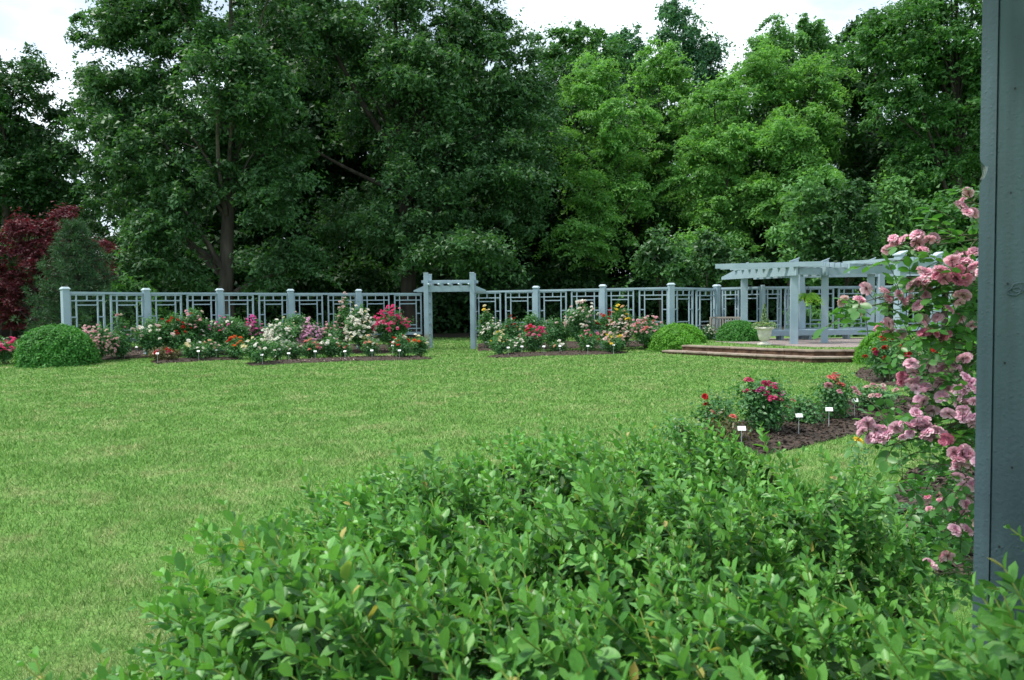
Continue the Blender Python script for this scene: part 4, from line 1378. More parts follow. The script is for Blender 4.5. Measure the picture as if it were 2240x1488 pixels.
RB('rose bush with loose pale pink sprays right of the lavender one', 728, 703, 773, 28, [('pale_pink', 18), ('blush', 6)], size=.08, desc='pale pink spray rose bush')
RB('tall thin climbing rose with pale blooms reaching the fence rail', 757, 646, 771, 17, [('blush', 14), ('white_bloom', 5)], size=.085, dense=.9, desc='tall thin climbing rose')
RB('tall rose bush heavy with creamy white blooms left of the hot pink one', 792, 668, 773, 36, [('white_bloom', 62), ('cream', 12)], size=.11, clusters=True, desc='creamy white rose bush')
RB('tall hot pink rose bush beside the arbour left post', 858, 672, 772, 44, [('hot_pink', 62), ('pink', 10)], size=.1, desc='tall hot pink rose bush')
RB('crimson pink rose bush cut off by the left edge behind the clipped bush', 12, 738, 797, 32, [('hot_pink', 30), ('pink', 8)], size=.1, desc='crimson pink rose bush')
# --- left bed, front row
RB('low reddish-leaved rose bush with a few red blooms at the front of the bed', 358, 760, 791, 32, [('red', 5), ('hot_pink', 2)], 'rose_leaf_red', .09, desc='low reddish-leaved rose bush')
RB('low rose bush with cream blooms before the dark-leaved red one', 425, 745, 788, 28, [('cream', 5), ('white_bloom', 6)], desc='low cream rose bush')
RB('low rose bush with a few peach blooms', 462, 743, 786, 20, [('peach', 4), ('blush', 3)], size=.1, desc='low peach rose bush')
RB('low rose bush with bright orange-red blooms', 514, 738, 786, 24, [('orange', 9), ('red', 2)], size=.11, desc='low orange-red rose bush')
RB('front rose bush with white and pale yellow blooms at the tip of the mulch strip', 565, 735, 797, 34, [('white_bloom', 9), ('cream', 6), ('blush', 2)], desc='white and pale yellow rose bush')
RB('low rose bush with white blooms before the full white bush', 608, 745, 791, 22, [('white_bloom', 7)], desc='low white rose bush')
RB('low rose bush with mixed pink and white blooms', 644, 748, 789, 22, [('coral', 3), ('white_bloom', 5)], desc='mixed pink and white rose bush')
RB('low coral pink rose bush in the front row', 680, 744, 787, 26, [('coral', 10), ('pink', 3)], size=.1, desc='low coral rose bush')
RB('low rose bush with large white blooms in the front row', 720, 737, 785, 26, [('white_bloom', 9)], size=.1, desc='low large white rose bush')
RB('low rose bush with a few red and coral blooms', 752, 746, 785, 18, [('coral', 3), ('dark_red', 2)], desc='low red and coral rose bush')
RB('upright peach rose bush standing alone below the white one', 812, 735, 785, 16, [('peach', 4), ('coral', 2), ('white_bloom', 2)], size=.1, desc='upright peach rose bush')
RB('low rose bush with scarlet blooms before the hot pink one', 880, 733, 785, 26, [('red', 9), ('white_bloom', 2)], size=.1, desc='low scarlet rose bush')
RB('last low rose bush of the left bed with cream and orange blooms', 917, 732, 782, 19, [('cream', 5), ('orange', 2), ('white_bloom', 3)], size=.1, desc='cream and orange rose bush')
# --- right bed, back row
RB('tall yellow rose against the first bay right of the arbour', 1062, 672, 763, 15, [('cream', 5), ('yellow', 3)], size=.11, desc='tall yellow rose')
RB('white rose bush beside the arbour right post', 1078, 698, 766, 27, [('white_bloom', 26)], size=.08, desc='white rose bush by the arbour')
RB('dark red rose bush in the right bed', 1118, 694, 763, 26, [('dark_red', 11), ('cream', 4)], size=.11, desc='dark red rose bush')
RB('green rose bush without blooms below the right fence post', 1163, 684, 760, 36, [('magenta', 2)], dense=1.1, desc='green rose bush')
RB('broad green rose bush with a few blush blooms in the right bed', 1215, 690, 760, 40, [('blush', 8)], size=.1, desc='broad blush rose bush')
RB('tall white and blush rose bush at the second right fence post', 1272, 656, 758, 38, [('white_bloom', 26), ('blush', 14), ('cream', 3)], size=.1, desc='tall white and blush rose bush')
RB('crimson rose bush half hidden by the pale one at the third bay', 1328, 672, 757, 22, [('dark_red', 10), ('red', 6)], size=.1, desc='crimson rose bush')
RB('tall rose bush with golden yellow blooms', 1358, 664, 757, 24, [('yellow', 7), ('peach', 4)], size=.12, desc='golden yellow rose bush')
RB('pale rose bush covered in small whitish pink blooms', 1352, 692, 760, 40, [('blush', 32), ('white_bloom', 14)], size=.085, clusters=True, desc='pale whitish pink rose bush')
RB('wide pink and blush rose bush left of the bright clipped bush', 1412, 692, 757, 44, [('pale_pink', 30), ('coral', 10), ('blush', 12)], size=.09, desc='wide pink and blush rose bush')
RB('little white flowered bush between the bright clipped bush and the bench', 1548, 714, 752, 15, [('white_bloom', 14)], size=.07, desc='little white flowered bush')
# --- right bed, front row
RB('low cream and yellow rose bush at the tip of the right bed', 1095, 726, 779, 26, [('cream', 10), ('yellow', 3)], size=.09, desc='low cream and yellow rose bush')
RB('low white rose bush between the yellow and the hot pink ones', 1131, 741, 775, 19, [('white_bloom', 11)], size=.1, desc='low white rose bush in the right bed')
RB('hot pink rose bush with bunched blooms in the right front row', 1168, 709, 773, 29, [('hot_pink', 14), ('pink', 6), ('red', 3)], size=.11, desc='bunched hot pink rose bush')
RB('very low rose bush with white and peach blooms', 1220, 746, 772, 15, [('white_bloom', 3), ('peach', 2)], size=.11, desc='very low white and peach rose bush')
RB('green low rose bush with pink buds in the right front row', 1287, 722, 772, 27, [('pink', 7), ('dark_red', 3)], desc='green low rose bush with pink buds')
RB('low peach and yellow rose bush at the right end of the front row', 1342, 730, 773, 26, [('peach', 6), ('yellow', 4), ('blush', 4)], size=.1, desc='low peach and yellow rose bush')
# --- near right bed
RB('small leafless-looking rose bush at the hedge top beside the red one', 1490, 905, 985, 32, [], near=True, dense=.35, desc='small bare rose bush')
RB('spindly rose bush with one scarlet bloom at the tip of the near bed', 1570, 850, 975, 40, [('red', 2), ('coral', 1)], near=True, dense=.45, size=.075, desc='spindly scarlet rose bush')
RB('reddish-leaved low rose bush at the front of the near bed', 1590, 905, 990, 36, [('coral', 1)], 'rose_leaf_red', near=True, dense=.3, size=.07, desc='reddish-leaved low rose bush')
RB('dense dark green rose bush with bright pink blooms on top in the near bed', 1668, 822, 955, 62, [('hot_pink', 9), ('magenta', 4)], near=True, dense=1.1, size=.09, desc='dense bright pink rose bush')
RB('sparse low rose bush without blooms in the middle of the near bed', 1762, 866, 935, 42, [('coral', 2)], near=True, dense=.7, desc='sparse low rose bush')
RB('upright rose bush with salmon pink blooms in the near bed', 1828, 808, 925, 38, [('coral', 5), ('pale_pink', 4)], near=True, dense=.6, size=.095, desc='upright salmon pink rose bush')
RB('rose bush with pale pink blooms at the far end of the near bed', 1912, 832, 905, 46, [('pale_pink', 6), ('blush', 3)], near=True, dense=.55, size=.09, desc='pale pink rose bush of the near bed')
RB('scarlet rose bush with many blooms before the bright clipped bush', 1935, 735, 838, 48, [('red', 17), ('hot_pink', 5)], near=True, dense=.8, size=.1, desc='scarlet rose bush by the steps')
RB('rose bush with small white and yellow blooms behind the climbing rose', 2010, 735, 835, 42, [('white_bloom', 9), ('cream', 7), ('red', 3)], near=True, dense=.7, size=.08, desc='small white and yellow rose bush')
RB('low miniature pink rose beside the near post', 2045, 1085, 1220, 75, [('pale_pink', 16), ('pink', 8)], near=True, dense=1.1, size=.04, desc='low miniature pink rose')

# slender yellow roses near the near post
for (u, v, vb, lab) in ((1877, 965, 1060, 'slender rose stem with one yellow bloom left of the pink cluster'), (1970, 946, 1050, 'slender rose stem with one yellow bloom right of the pink cluster')):
    p = GP(u, vb); z1 = PV(u, v, p[1])[2]
    t = thing('yellow_rose', lab, 'rose', p, 0, 'slender yellow roses')
    mb = MB(); mb.tube([(0.02, 0, 0), (.01, .01, (z1 - p[2]) * .5), (0, 0, z1 - p[2])], [.005, .004, .003], 5)
    link('cane', mb.mesh('cane', MAT['cane']), t)
    H = z1 - p[2]
    C = np.stack([rng.normal(0, .05, 46), rng.normal(0, .05, 46), rng.uniform(.1, H * .85, 46)], -1)
    mb = MB(); leaves(mb, C, .05, .6, .4)
    link('foliage', mb.mesh('foliage', MAT['rose_leaf']), t)
    o = link('bloom', bloom('yellow', True), t, (0, 0, H)); o.scale = (.10,) * 3; o.rotation_euler = (.6, 0, 1)

# ------------------------------------------------------------------ climbing rose by the near post
def leaf_round(W_=.54, fold=.16, curl=.10):
    """a rounder, finer leaf for the ones that show largest"""
    rows = [(.1, .2), (.3, .43), (.52, .5), (.74, .43), (.91, .22)]
    V = [(0, 0, 0)]
    for q, w_ in rows:
        z = -curl * q * q
        V += [(-w_ * W_, q, z + fold * w_), (0, q, z - fold * .12), (w_ * W_, q, z + fold * w_)]
    V.append((0, 1, -curl))
    T = [(0, 2, 1), (0, 3, 2)]
    for i in range(4):
        a = 1 + 3 * i
        T += [(a, a + 1, a + 4), (a, a + 4, a + 3), (a + 1, a + 2, a + 5), (a + 1, a + 5, a + 4)]
    T += [(13, 14, 16), (14, 15, 16)]
    return np.array(V, float), np.array(T)

def leaf_mesh(name, mat, L_=1.0, W_=.5, fold=.12, curl=.1):
    rows = [(.0, 0), (.27, .42), (.70, .45), (1.0, 0)]
    V = [(0, 0, 0)]
    for q, w_ in rows[1:3]:
        z = -curl * q * q
        V += [(-w_ * W_, q * L_, z + fold * w_), (0, q * L_, z - fold * .12), (w_ * W_, q * L_, z + fold * w_)]
    V.append((0, L_, -curl))
    T = [(0, 2, 1), (0, 3, 2), (1, 2, 5), (1, 5, 4), (2, 3, 6), (2, 6, 5), (4, 5, 7), (5, 6, 7)]
    return np.array(V, float), np.array(T)

def frame(ax, nn):
    """matrices mapping leaf local (x across, y along, z normal) for arrays of axes/normals"""
    ax = ax / (np.linalg.norm(ax, axis=1)[:, None] + 1e-9)
    nn = nn - ax * (nn * ax).sum(1)[:, None]
    nn /= np.linalg.norm(nn, axis=1)[:, None] + 1e-9
    x = np.cross(ax, nn)
    return np.stack([x, ax, nn], -1)

CRO = np.array([1.45, 2.25, 0.0])
crose = thing('climbing_rose', 'pink climbing rose with clustered ruffled blooms leaning out beside the near post', 'climbing rose', CRO)
CLU = [(2128, 424, 2.0, 2, 'climb_pink'), (2108, 460, 2.0, 3, 'climb_pink'), (1965, 522, 2.05, 5, 'climb_pink'), (2000, 528, 2.05, 4, 'climb_pink'), (2026, 526, 2.05, 3, 'climb_pink'), (2118, 548, 2.0, 3, 'climb_pink'),
       (2085, 578, 1.95, 5, 'climb_pink'), (2108, 590, 1.95, 6, 'climb_pink'), (2095, 614, 1.9, 6, 'pink'), (2012, 608, 2.0, 4, 'climb_pink'), (2038, 618, 2.0, 2, 'climb_pink'), (1912, 638, 2.1, 3, 'climb_pink'),
       (1862, 667, 2.1, 2, 'blush'), (1965, 650, 2.05, 3, 'climb_pink'), (2000, 648, 2.05, 3, 'climb_pink'), (2110, 648, 1.95, 3, 'climb_pink'), (2058, 668, 2.0, 2, 'climb_pink'), (1950, 716, 2.1, 3, 'climb_pink'), (1935, 730, 2.1, 2, 'climb_pink'),
       (2050, 706, 2.0, 3, 'climb_pink'), (2035, 722, 2.0, 2, 'pink'), (2070, 725, 2.0, 2, 'pink'), (2110, 700, 2.0, 2, 'climb_pink'), (2118, 785, 1.95, 2, 'climb_pink'), (2025, 805, 2.0, 4, 'climb_lilac'), (2050, 805, 2.0, 3, 'climb_lilac'), (2085, 805, 2.0, 3, 'climb_lilac'),
       (1980, 825, 2.1, 2, 'pink'), (2002, 838, 2.05, 2, 'climb_pink'), (2038, 842, 2.0, 4, 'climb_lilac'), (2070, 850, 2.0, 4, 'climb_pink'), (2112, 838, 1.9, 5, 'climb_lilac'), (2098, 862, 1.9, 5, 'climb_lilac'), (2015, 882, 2.0, 4, 'climb_lilac'), (2040, 872, 2.0, 2, 'climb_lilac'),
       (2105, 905, 1.85, 6, 'climb_lilac'), (2118, 918, 1.85, 3, 'climb_lilac'), (2008, 925, 1.95, 5, 'climb_lilac'), (2030, 938, 1.95, 5, 'climb_lilac'), (1995, 940, 1.95, 3, 'climb_lilac'), (2052, 945, 1.95, 2, 'climb_lilac'), (2085, 952, 1.9, 2, 'pink'),
       (1900, 934, 2.0, 6, 'climb_lilac'), (1915, 955, 2.0, 6, 'climb_lilac'), (1940, 960, 2.0, 4, 'climb_lilac'), (2108, 985, 1.85, 5, 'climb_pink'), (2115, 1000, 1.85, 4, 'climb_pink'), (2095, 1025, 1.85, 4, 'climb_lilac'), (2110, 1070, 1.9, 3, 'climb_lilac'),
       (2115, 1110, 2.0, 3, 'climb_pink'), (2118, 1148, 1.9, 2, 'blush'), (2082, 1162, 1.9, 2, 'climb_lilac'), (2070, 1215, 1.9, 2, 'climb_pink'), (2045, 1238, 1.9, 2, 'climb_lilac')]
cmb = MB()
LC, LA, LNn, LS = [], [], [], []
def add_leaf(c, ax, nn, s):
    LC.append(c); LA.append(ax); LNn.append(nn); LS.append(s)
def compound(c, dr, s, n_=5):
    dr = dr / np.linalg.norm(dr)
    sd_ = np.cross(dr, [0, 0, 1.0]); sd_ /= np.linalg.norm(sd_) + 1e-6
    L_ = s * 2.2
    cmb.tube([c, c + dr * L_ * .6 + [0, 0, .004], c + dr * L_], [.0012, .001, .0008], 3)
    nn = np.cross(sd_, dr) + rng.normal(size=3) * .25
    add_leaf(c + dr * L_, dr + rng.normal(size=3) * .12 + [0, 0, -.2], nn, s * 1.1)
    for q in (.45, .85)[: (n_ - 1) // 2]:
        for sgn in (-1, 1):
            add_leaf(c + dr * L_ * q, sd_ * sgn + dr * .45 + [0, 0, -.15] + rng.normal(size=3) * .15, nn + rng.normal(size=3) * .2, s * rng.uniform(.75, 1))
hubs = [PV(2145, v, d) for v, d in ((1240, 2.15), (1080, 2.15), (930, 2.15), (780, 2.15), (640, 2.15), (520, 2.15), (430, 2.1))]
base = CRO + [0, 0, .02]
mains = np.array([base] + [h + np.array([.05, 0, 0]) for h in hubs])
# main climbing canes rising behind the post
for k in range(3):
    o_ = rng.normal(size=3) * .03
    cmb.tube(mains + o_ + np.c_[np.linspace(0, .04 * k, len(mains)), np.zeros(len(mains)), np.zeros(len(mains))], np.linspace(.011, .004, len(mains)), 6)
for (u, v, d, cnt, colr) in CLU:
    c = PV(u, v, d)
    # a lateral from the nearest lower hub
    hs_ = [m for m in mains[1:] if m[2] < c[2] + .05] or [mains[1]]
    m = min(hs_, key=lambda q: np.linalg.norm(q - c))
    tt = np.linspace(0, 1, 7)[:, None]
    e = c - np.array([0, 0, .02])
    mid = (m + e) / 2 + np.array([-.02, 0, .04]) + rng.normal(size=3) * .02
    pts = (1 - tt) ** 2 * m + 2 * tt * (1 - tt) * mid + tt ** 2 * e
    cmb.tube(pts, .0028 * (1 - .5 * tt[:, 0]), 5)
    for q in np.linspace(.2, .92, max(3, int(np.linalg.norm(e - m) / .06))):
        i = int(q * 6); cc = pts[i] + (pts[min(6, i + 1)] - pts[i]) * (q * 6 - i)
        dr = rng.normal(size=3) * .8 + np.array([-.35, -.3, .1])
        compound(cc, dr, rng.uniform(.022, .034), 5)
    for j in range(cnt):
        off_ = rng.normal(size=3) * np.array([.017, .014, .011]) * (0 if cnt == 1 else 1.0)
        s = rng.uniform(.026, .037)
        o = link('bloom', bloom(colr, True), crose, c + off_ - CRO)
        o.scale = (s * 1.05, s * 1.05, s)
        o.rotation_euler = (rng.uniform(.2, 1.2), rng.uniform(-.7, .5), rng.uniform(0, 6.28))
        cmb.tube([e, (e + c + off_) / 2 - [0, 0, .003], c + off_], .0011, 3)
# extra leaves filling the body of the climber, thicker to the right and low down
for _ in range(420):
    v = rng.uniform(560, 1290)
    u = 2135 - abs(rng.normal(0, 1)) * (35 + 75 * ss(560, 760, v) * (1 - .55 * ss(1000, 1250, v)))
    if u < 1860: continue
    c = PV(u, v, rng.uniform(1.95, 2.45))
    compound(c, rng.normal(size=3) + np.array([-.4, -.4, .05]), rng.uniform(.02, .034), 5)
# bold leaf sprays seen at the left side
for (u, v) in ((1885, 655), (1880, 675), (1905, 690), (1880, 712), (1930, 580), (1975, 570), (2060, 580), (2040, 600), (1990, 640), (2075, 640), (1995, 690), (2080, 500), (2095, 520), (2090, 480), (1860, 690), (1900, 745), (1975, 755), (2060, 650), (2040, 670)):
    compound(PV(u, v, 2.05), np.array([-.8, -.3, rng.uniform(-.1, .4)]) + rng.normal(size=3) * .25, .034, 5)
LC, LA, LNn, LS = np.array(LC), np.array(LA), np.array(LNn), np.array(LS)
link('cane', cmb.mesh('cane', MAT['cane'], True, CRO), crose)
lv, lt = leaf_mesh('leaf', None, 1, .62, .1, .15)
R3 = frame(LA, LNn)
uu, vv, dd = proj(LC)
vis = (uu > 1850) & (uu < 2140) & (vv > 380) & (vv < 1300)
score = np.where(vis, LS / dd * (.4 + np.abs((R3[:, :, 2] * nrm(fw)).sum(1))), -1)
order = np.argsort(-score)
big = order[:240]; rest = order[240:]
def leaf_parts(parent, off, name, idx, C, R_, Sz, lv, lt, mat):
    me = mesh_np(name, lv, [lt], mat, True)
    for i in idx:
        o = bpy.data.objects.new(name, me)
        COL.objects.link(o)
        o.parent = parent
        m4 = Matrix.Identity(4)
        A_ = R_[i] * Sz[i]
        for r_ in range(3):
            for c_ in range(3):
                m4[r_][c_] = float(A_[r_, c_])
            m4[r_][3] = float(C[i, r_] - off[r_])
        o.matrix_basis = m4
def leaf_mass(name, parent, off, idx, C, R_, Sz, lv, lt, mat):
    V = np.einsum('nij,kj->nki', R_[idx] * Sz[idx][:, None, None], lv) + C[idx][:, None] - np.array(off)
    n_ = len(idx)
    T = (lt[None] + (np.arange(n_) * len(lv))[:, None, None]).reshape(-1, 3)
    o = link(name, mesh_np(name, V.reshape(-1, 3), [T], mat, True), parent)
    o['kind'] = 'stuff'
    return o
leaf_parts(crose, CRO, 'leaf', big, LC, R3, LS, *leaf_round(.62, .1, .15), MAT['climb_leaf'])
leaf_mass('foliage', crose, CRO, rest, LC, R3, LS, lv, lt, MAT['climb_leaf'])

# ------------------------------------------------------------------ foreground boxwood hedge
HP = np.array([(-.66, .15), (-.83, .9), (-.84, 1.45), (-.66, 2.0), (-.34, 2.45), (.15, 2.62), (.65, 2.72), (1.12, 2.55), (1.22, 2.1), (1.12, 1.7), (1.02, 1.48), (.86, 1.42), (.70, 1.23), (.78, 1.13), (1.0, 1.0), (1.35, .85), (1.4, .1)])
def hedge_h(x, y):
    s = np.where(in_poly(x, y, HP), poly_dist(x, y, HP), 0) + .45 * np.exp(-((x - .85) ** 2 + (y - 1.05) ** 2) / .05)
    t = 1 - np.clip(s / .55, 0, 1)
    h = 1.30 - .62 * t ** 2.1
    h = h + .055 * np.sin(x * 8.1 + 1.3 + np.sin(y * 5)) * np.cos(y * 9.3 + x * 3) + .035 * np.sin(x * 17 + y * 13) + .04 * np.sin(y * 15 - x * 9 + 2 * np.sin(x * 4))
    h = h - .17 * ss(.5, .75, x) * ss(1.85, 2.3, y) + .12 * np.exp(-((x - .82) ** 2 + (y - 1.02) ** 2) / .035)
    h = h - .14 * np.exp(-((x - .42) ** 2 + (y - 1.75) ** 2) / .03) - .12 * np.exp(-((x + .1) ** 2 + (y - 1.45) ** 2) / .02) - .10 * np.exp(-((x - .75) ** 2 + (y - 1.0) ** 2) / .012)
    return h
HO = np.array([.1, 1.4, 0.0])
hedge = thing('boxwood_hedge', 'big loose boxwood bush with long leafy shoots filling the foreground', 'hedge', HO)
NSH = 2400
px = rng.uniform(-1.05, 1.35, NSH * 4); py = rng.uniform(.1, 2.75, NSH * 4)
k = in_poly(px, py, HP)
px, py = px[k], py[k]
e_ = .02
gx = (hedge_h(px + e_, py) - hedge_h(px - e_, py)) / (2 * e_)
gy = (hedge_h(px, py + e_) - hedge_h(px, py - e_)) / (2 * e_)
wgt = np.minimum(4, np.sqrt(1 + gx ** 2 + gy ** 2)) * np.where(py < .45, .15, 1) * np.where(px > .85, .6, 1)
sel = rng.choice(len(px), min(NSH, len(px)), replace=False, p=wgt / wgt.sum())
px, py, gx, gy = px[sel], py[sel], gx[sel], gy[sel]
pz = hedge_h(px, py)
nn = np.stack([-gx, -gy, np.ones_like(gx)], -1); nn /= np.linalg.norm(nn, axis=1)[:, None]
dirs = nn * .45 + np.array([-.42, -.04, .38]) + rng.normal(size=nn.shape) * .24
dirs /= np.linalg.norm(dirs, axis=1)[:, None]
Ls = rng.uniform(.09, .24, len(px))
roots = np.stack([px, py, pz], -1) - dirs * Ls[:, None] * .75
BC, BA, BN, BS, BT = [], [], [], [], []
smb = MB()
for i in range(len(px)):
    L_ = Ls[i]; d0 = dirs[i]
    bend = np.array([0, 0, 1.0]) * rng.uniform(-.25, .25) + rng.normal(size=3) * .12
    npair = int(L_ / .0128); szk = rng.uniform(.8, 1.15)
    tt = (np.arange(npair) + .6) / npair
    path = roots[i] + d0 * (L_ * tt)[:, None] + bend * (L_ * tt ** 2)[:, None] * .5
    tang = d0 + bend * tt[:, None]
    tang /= np.linalg.norm(tang, axis=1)[:, None]
    sidev = np.cross(d0, rng.normal(size=3)); sidev /= np.linalg.norm(sidev)
    oth = np.cross(d0, sidev)
    smb.tube(np.vstack([roots[i], path[::3], path[-1] + d0 * .004]), .0011, 3)
    for j in range(npair):
        s_dir = sidev if j % 2 == 0 else oth
        if rng.random() < .35: s_dir = s_dir * .8 + (oth if j % 2 == 0 else sidev) * rng.uniform(-.5, .5)
        spread = 1.0 - .45 * tt[j] ** 2
        sz = .0275 * szk * rng.uniform(.7, 1.2) * (1 - .45 * max(0, tt[j] - .8) / .2)
        for sgn in (-1, 1):
            ax = s_dir * sgn * spread + tang[j] * rng.uniform(.55, 1.0) + rng.normal(size=3) * .12
            nm = tang[j] * .9 - s_dir * sgn * .5 + np.array([0, 0, .35]) + rng.normal(size=3) * .15
            BC.append(path[j]); BA.append(ax); BN.append(nm); BS.append(sz); BT.append(tt[j])
BC, BA, BN, BS, BT = (np.array(q) for q in (BC, BA, BN, BS, BT))
BR = frame(BA, BN)
blv, blt = leaf_mesh('leaf', None, 1, .54, .16, .10)
uu, vv, dd = proj(BC)
inside = (uu > 0) & (uu < 2240) & (vv < 1480) & (vv > 880) & (dd > .3)
out_h = BC[:, 2] - hedge_h(BC[:, 0], BC[:, 1])
score = np.where(inside & (BT > .45) & (out_h > .004), BS / dd * (.3 + np.abs((BR[:, :, 2] * fw).sum(1))), -1)
order = np.argsort(-score)
big, rest = order[:290], order[290:]
leaf_parts(hedge, HO, 'leaf', big, BC, BR, BS, *leaf_round(), MAT['box'])
leaf_mass('foliage', hedge, HO, rest, BC, BR, BS, blv, blt, MAT['box'])
link('shoot_stem', smb.mesh('shoot_stem', MAT['box_stem'], False, HO), hedge)['kind'] = 'stuff'
# inner leaves and branches beneath the shoots
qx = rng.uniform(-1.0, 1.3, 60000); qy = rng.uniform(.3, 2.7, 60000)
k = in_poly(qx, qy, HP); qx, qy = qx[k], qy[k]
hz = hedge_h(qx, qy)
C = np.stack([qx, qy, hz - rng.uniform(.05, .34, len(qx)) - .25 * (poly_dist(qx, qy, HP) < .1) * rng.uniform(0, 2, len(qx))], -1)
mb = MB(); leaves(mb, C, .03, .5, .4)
o = link('inner_foliage', mb.mesh('inner_foliage', MAT['box_in_shade'], False, HO), hedge); o['kind'] = 'stuff'
mb = MB()
for _ in range(150):
    j = rng.integers(len(qx))
    e = np.array([qx[j], qy[j], hz[j] - .05]); s0 = np.array([.1 + (qx[j] - .1) * .3, 1.4 + (qy[j] - 1.4) * .3, 0])
    mb.tube([s0, (s0 + e) / 2 + rng.normal(size=3) * .06, e], [.011, .007, .003], 4)
link('branch', mb.mesh('branch', MAT['twig'], False, HO), hedge)['kind'] = 'stuff'

# ------------------------------------------------------------------ urn with planting, fern basket, bench
UO = GP(1672, 755, TZ + .012)
urn = thing('garden_urn', 'pale cast stone pedestal urn standing before the pergola', 'urn', UO)
uh = PV(1672, 715, UO[1])[2] - UO[2]
q = uh / .60
mb = MB(); mb.box((0, 0, .03), (.36 * q, .36 * q, .06), 0, .008)
link('foot', mb.mesh('foot', MAT['urn']), urn)
mb = MB(); mb.lathe(np.array([(.15, .062), (.14, .085), (.09, .11), (.085, .13), (.13, .155), (.17, .18), (.205, .30), (.235, .48), (.24, .50)]) * q, 28)
link('bowl', mb.mesh('bowl', MAT['urn'], True), urn)
mb = MB(); mb.lathe(np.array([(.24, .50), (.29, .515), (.31, .54), (.31, .575), (.28, .60), (.25, .595), (.23, .56), (.0, .55)]) * q, 28)
link('rim', mb.mesh('rim', MAT['urn'], True), urn)
PZ = UO + [0, 0, .56 * q]
ivy = thing('ivy_topiary', 'slim ivy cone growing up from the stone urn', 'topiary', PZ)
zt_i = PV(1674, 665, UO[1])[2] - PZ[2]
mb = MB(); mb.tube([(0, 0, 0), (0, 0, zt_i)], [.006, .004], 5)
link('stem', mb.mesh('stem', MAT['twig']), ivy)
hq = rng.uniform(0, 1, 900) ** 1.3
a = rng.uniform(0, 6.28, 900); r_ = (.15 * (1 - hq) + .015) * rng.uniform(.4, 1.1, 900)
C = np.stack([r_ * np.cos(a), r_ * np.sin(a), hq * zt_i * 1.0], -1)
mb = MB(); leaves(mb, C, .05, .7, .3, np.stack([np.cos(a), np.sin(a), np.zeros(900)], -1))
link('foliage', mb.mesh('foliage', MAT['ivy']), ivy)
tr = thing('trailing_flowers', 'small yellow and violet flowers trailing over the rim of the urn', 'flowers', PZ)
a = rng.uniform(0, 6.28, 1000); r_ = rng.uniform(.08, .36, 1000) * q
C = np.stack([r_ * np.cos(a) * 1.12, r_ * np.sin(a) * 1.12, .10 - .9 * np.maximum(0, r_ - .25) + rng.uniform(-.03, .09, 1000)], -1)
mb = MB(); leaves(mb, C, .05, .6, .4)
link('foliage', mb.mesh('foliage', MAT['ivy']), tr)
petals('violet', (.16, .13, .30), (.28, .22, .42))
for j in range(34):
    a = rng.uniform(0, 6.28); r_ = rng.uniform(.1, .36)
    o = link('bloom', bloom('violet' if j % 3 == 0 else ('cream' if j % 3 == 1 else 'yellow')), tr, (r_ * math.cos(a), r_ * math.sin(a), .15 - .6 * max(0, r_ - .25)))
    o.scale = (.05,) * 3; o.rotation_euler = (.6, 0, a)

FO = PV(1768, 652, 25.0)
fern = thing('hanging_fern', 'bright green fern in a brown basket hanging from the pergola beam', 'hanging plant', FO)
mb = MB(); mb.lathe([(0, -.17), (.07, -.165), (.12, -.10), (.15, .0), (.155, .03), (.14, .03), (.0, .02)], 18)
link('basket', mb.mesh('basket', MAT['basket'], True), fern)
zt_f = ZB0 + .05 - FO[2]
for j in range(3):
    a = j * 2.09
    mb = MB(); mb.tube([(.15 * math.cos(a), .15 * math.sin(a), .02), (0, 0, .34), (0, 0, zt_f)], .004, 4)
    link('hanger_wire', mb.mesh('hanger_wire', MAT['wire']), fern)
for j in range(80):
    a = rng.uniform(0, 6.28); L_ = rng.uniform(.34, .58); el = rng.uniform(.3, 1.3)
    tt = np.linspace(0, 1, 9)
    dr = np.array([math.cos(a), math.sin(a), 0])
    pts = dr * (L_ * tt * math.cos(el * .6))[:, None] + np.array([0, 0, 1]) * (L_ * (math.sin(el) * tt - .95 * tt ** 2))[:, None] + [0, 0, .04]
    mb = MB()
    sd_ = np.array([-dr[1], dr[0], 0])
    for i in range(8):
        w_ = .06 * math.sin(PI * (i + 1.2) / 9.5) + .006
        c = pts[i]; t_ = pts[i + 1] - pts[i]
        for sgn in (-1, 1):
            mb.add([c, c + sd_ * sgn * w_ + t_ * .5 - [0, 0, .01], c + sd_ * sgn * w_ * .9 + t_ * .9 - [0, 0, .012], c + t_ * .6], [[0, 1, 2, 3]])
    link('frond', mb.mesh('frond', MAT['fern']), fern)

BO = np.append(at(1580, 28.1), .22)
bench = thing('garden_bench', 'weathered slatted wooden bench half hidden behind the small clipped bush', 'bench', BO, -.75)
bw = 1.25
for sx in (-1, 1):
    for (y, h) in ((-.25, .62), (.25, .92)):
        bar('leg', bench, (sx * (bw / 2 - .035), y, h / 2), (.06, .06, h), me=None)
    bar('armrest', bench, (sx * (bw / 2 - .035), -.02, .635), (.07, .62, .03))
for j in range(5):
    bar('seat_slat', bench, (0, -.22 + j * .11, .43), (bw - .02, .09, .025))
bar('apron', bench, (0, -.262, .375), (bw - .13, .025, .07))
bar('back_rail', bench, (0, .25, .905), (bw - .13, .045, .06))
bar('back_rail', bench, (0, .25, .50), (bw - .13, .045, .045))
for j in range(11):
    bar('back_slat', bench, (-bw / 2 + .11 + j * (bw - .22) / 10, .25, .70), (.045, .022, .35))
teak_unit = UNIT.copy(); teak_unit.materials.clear(); teak_unit.materials.append(MAT['teak'])
for c in bench.children:
    c.data = teak_unit

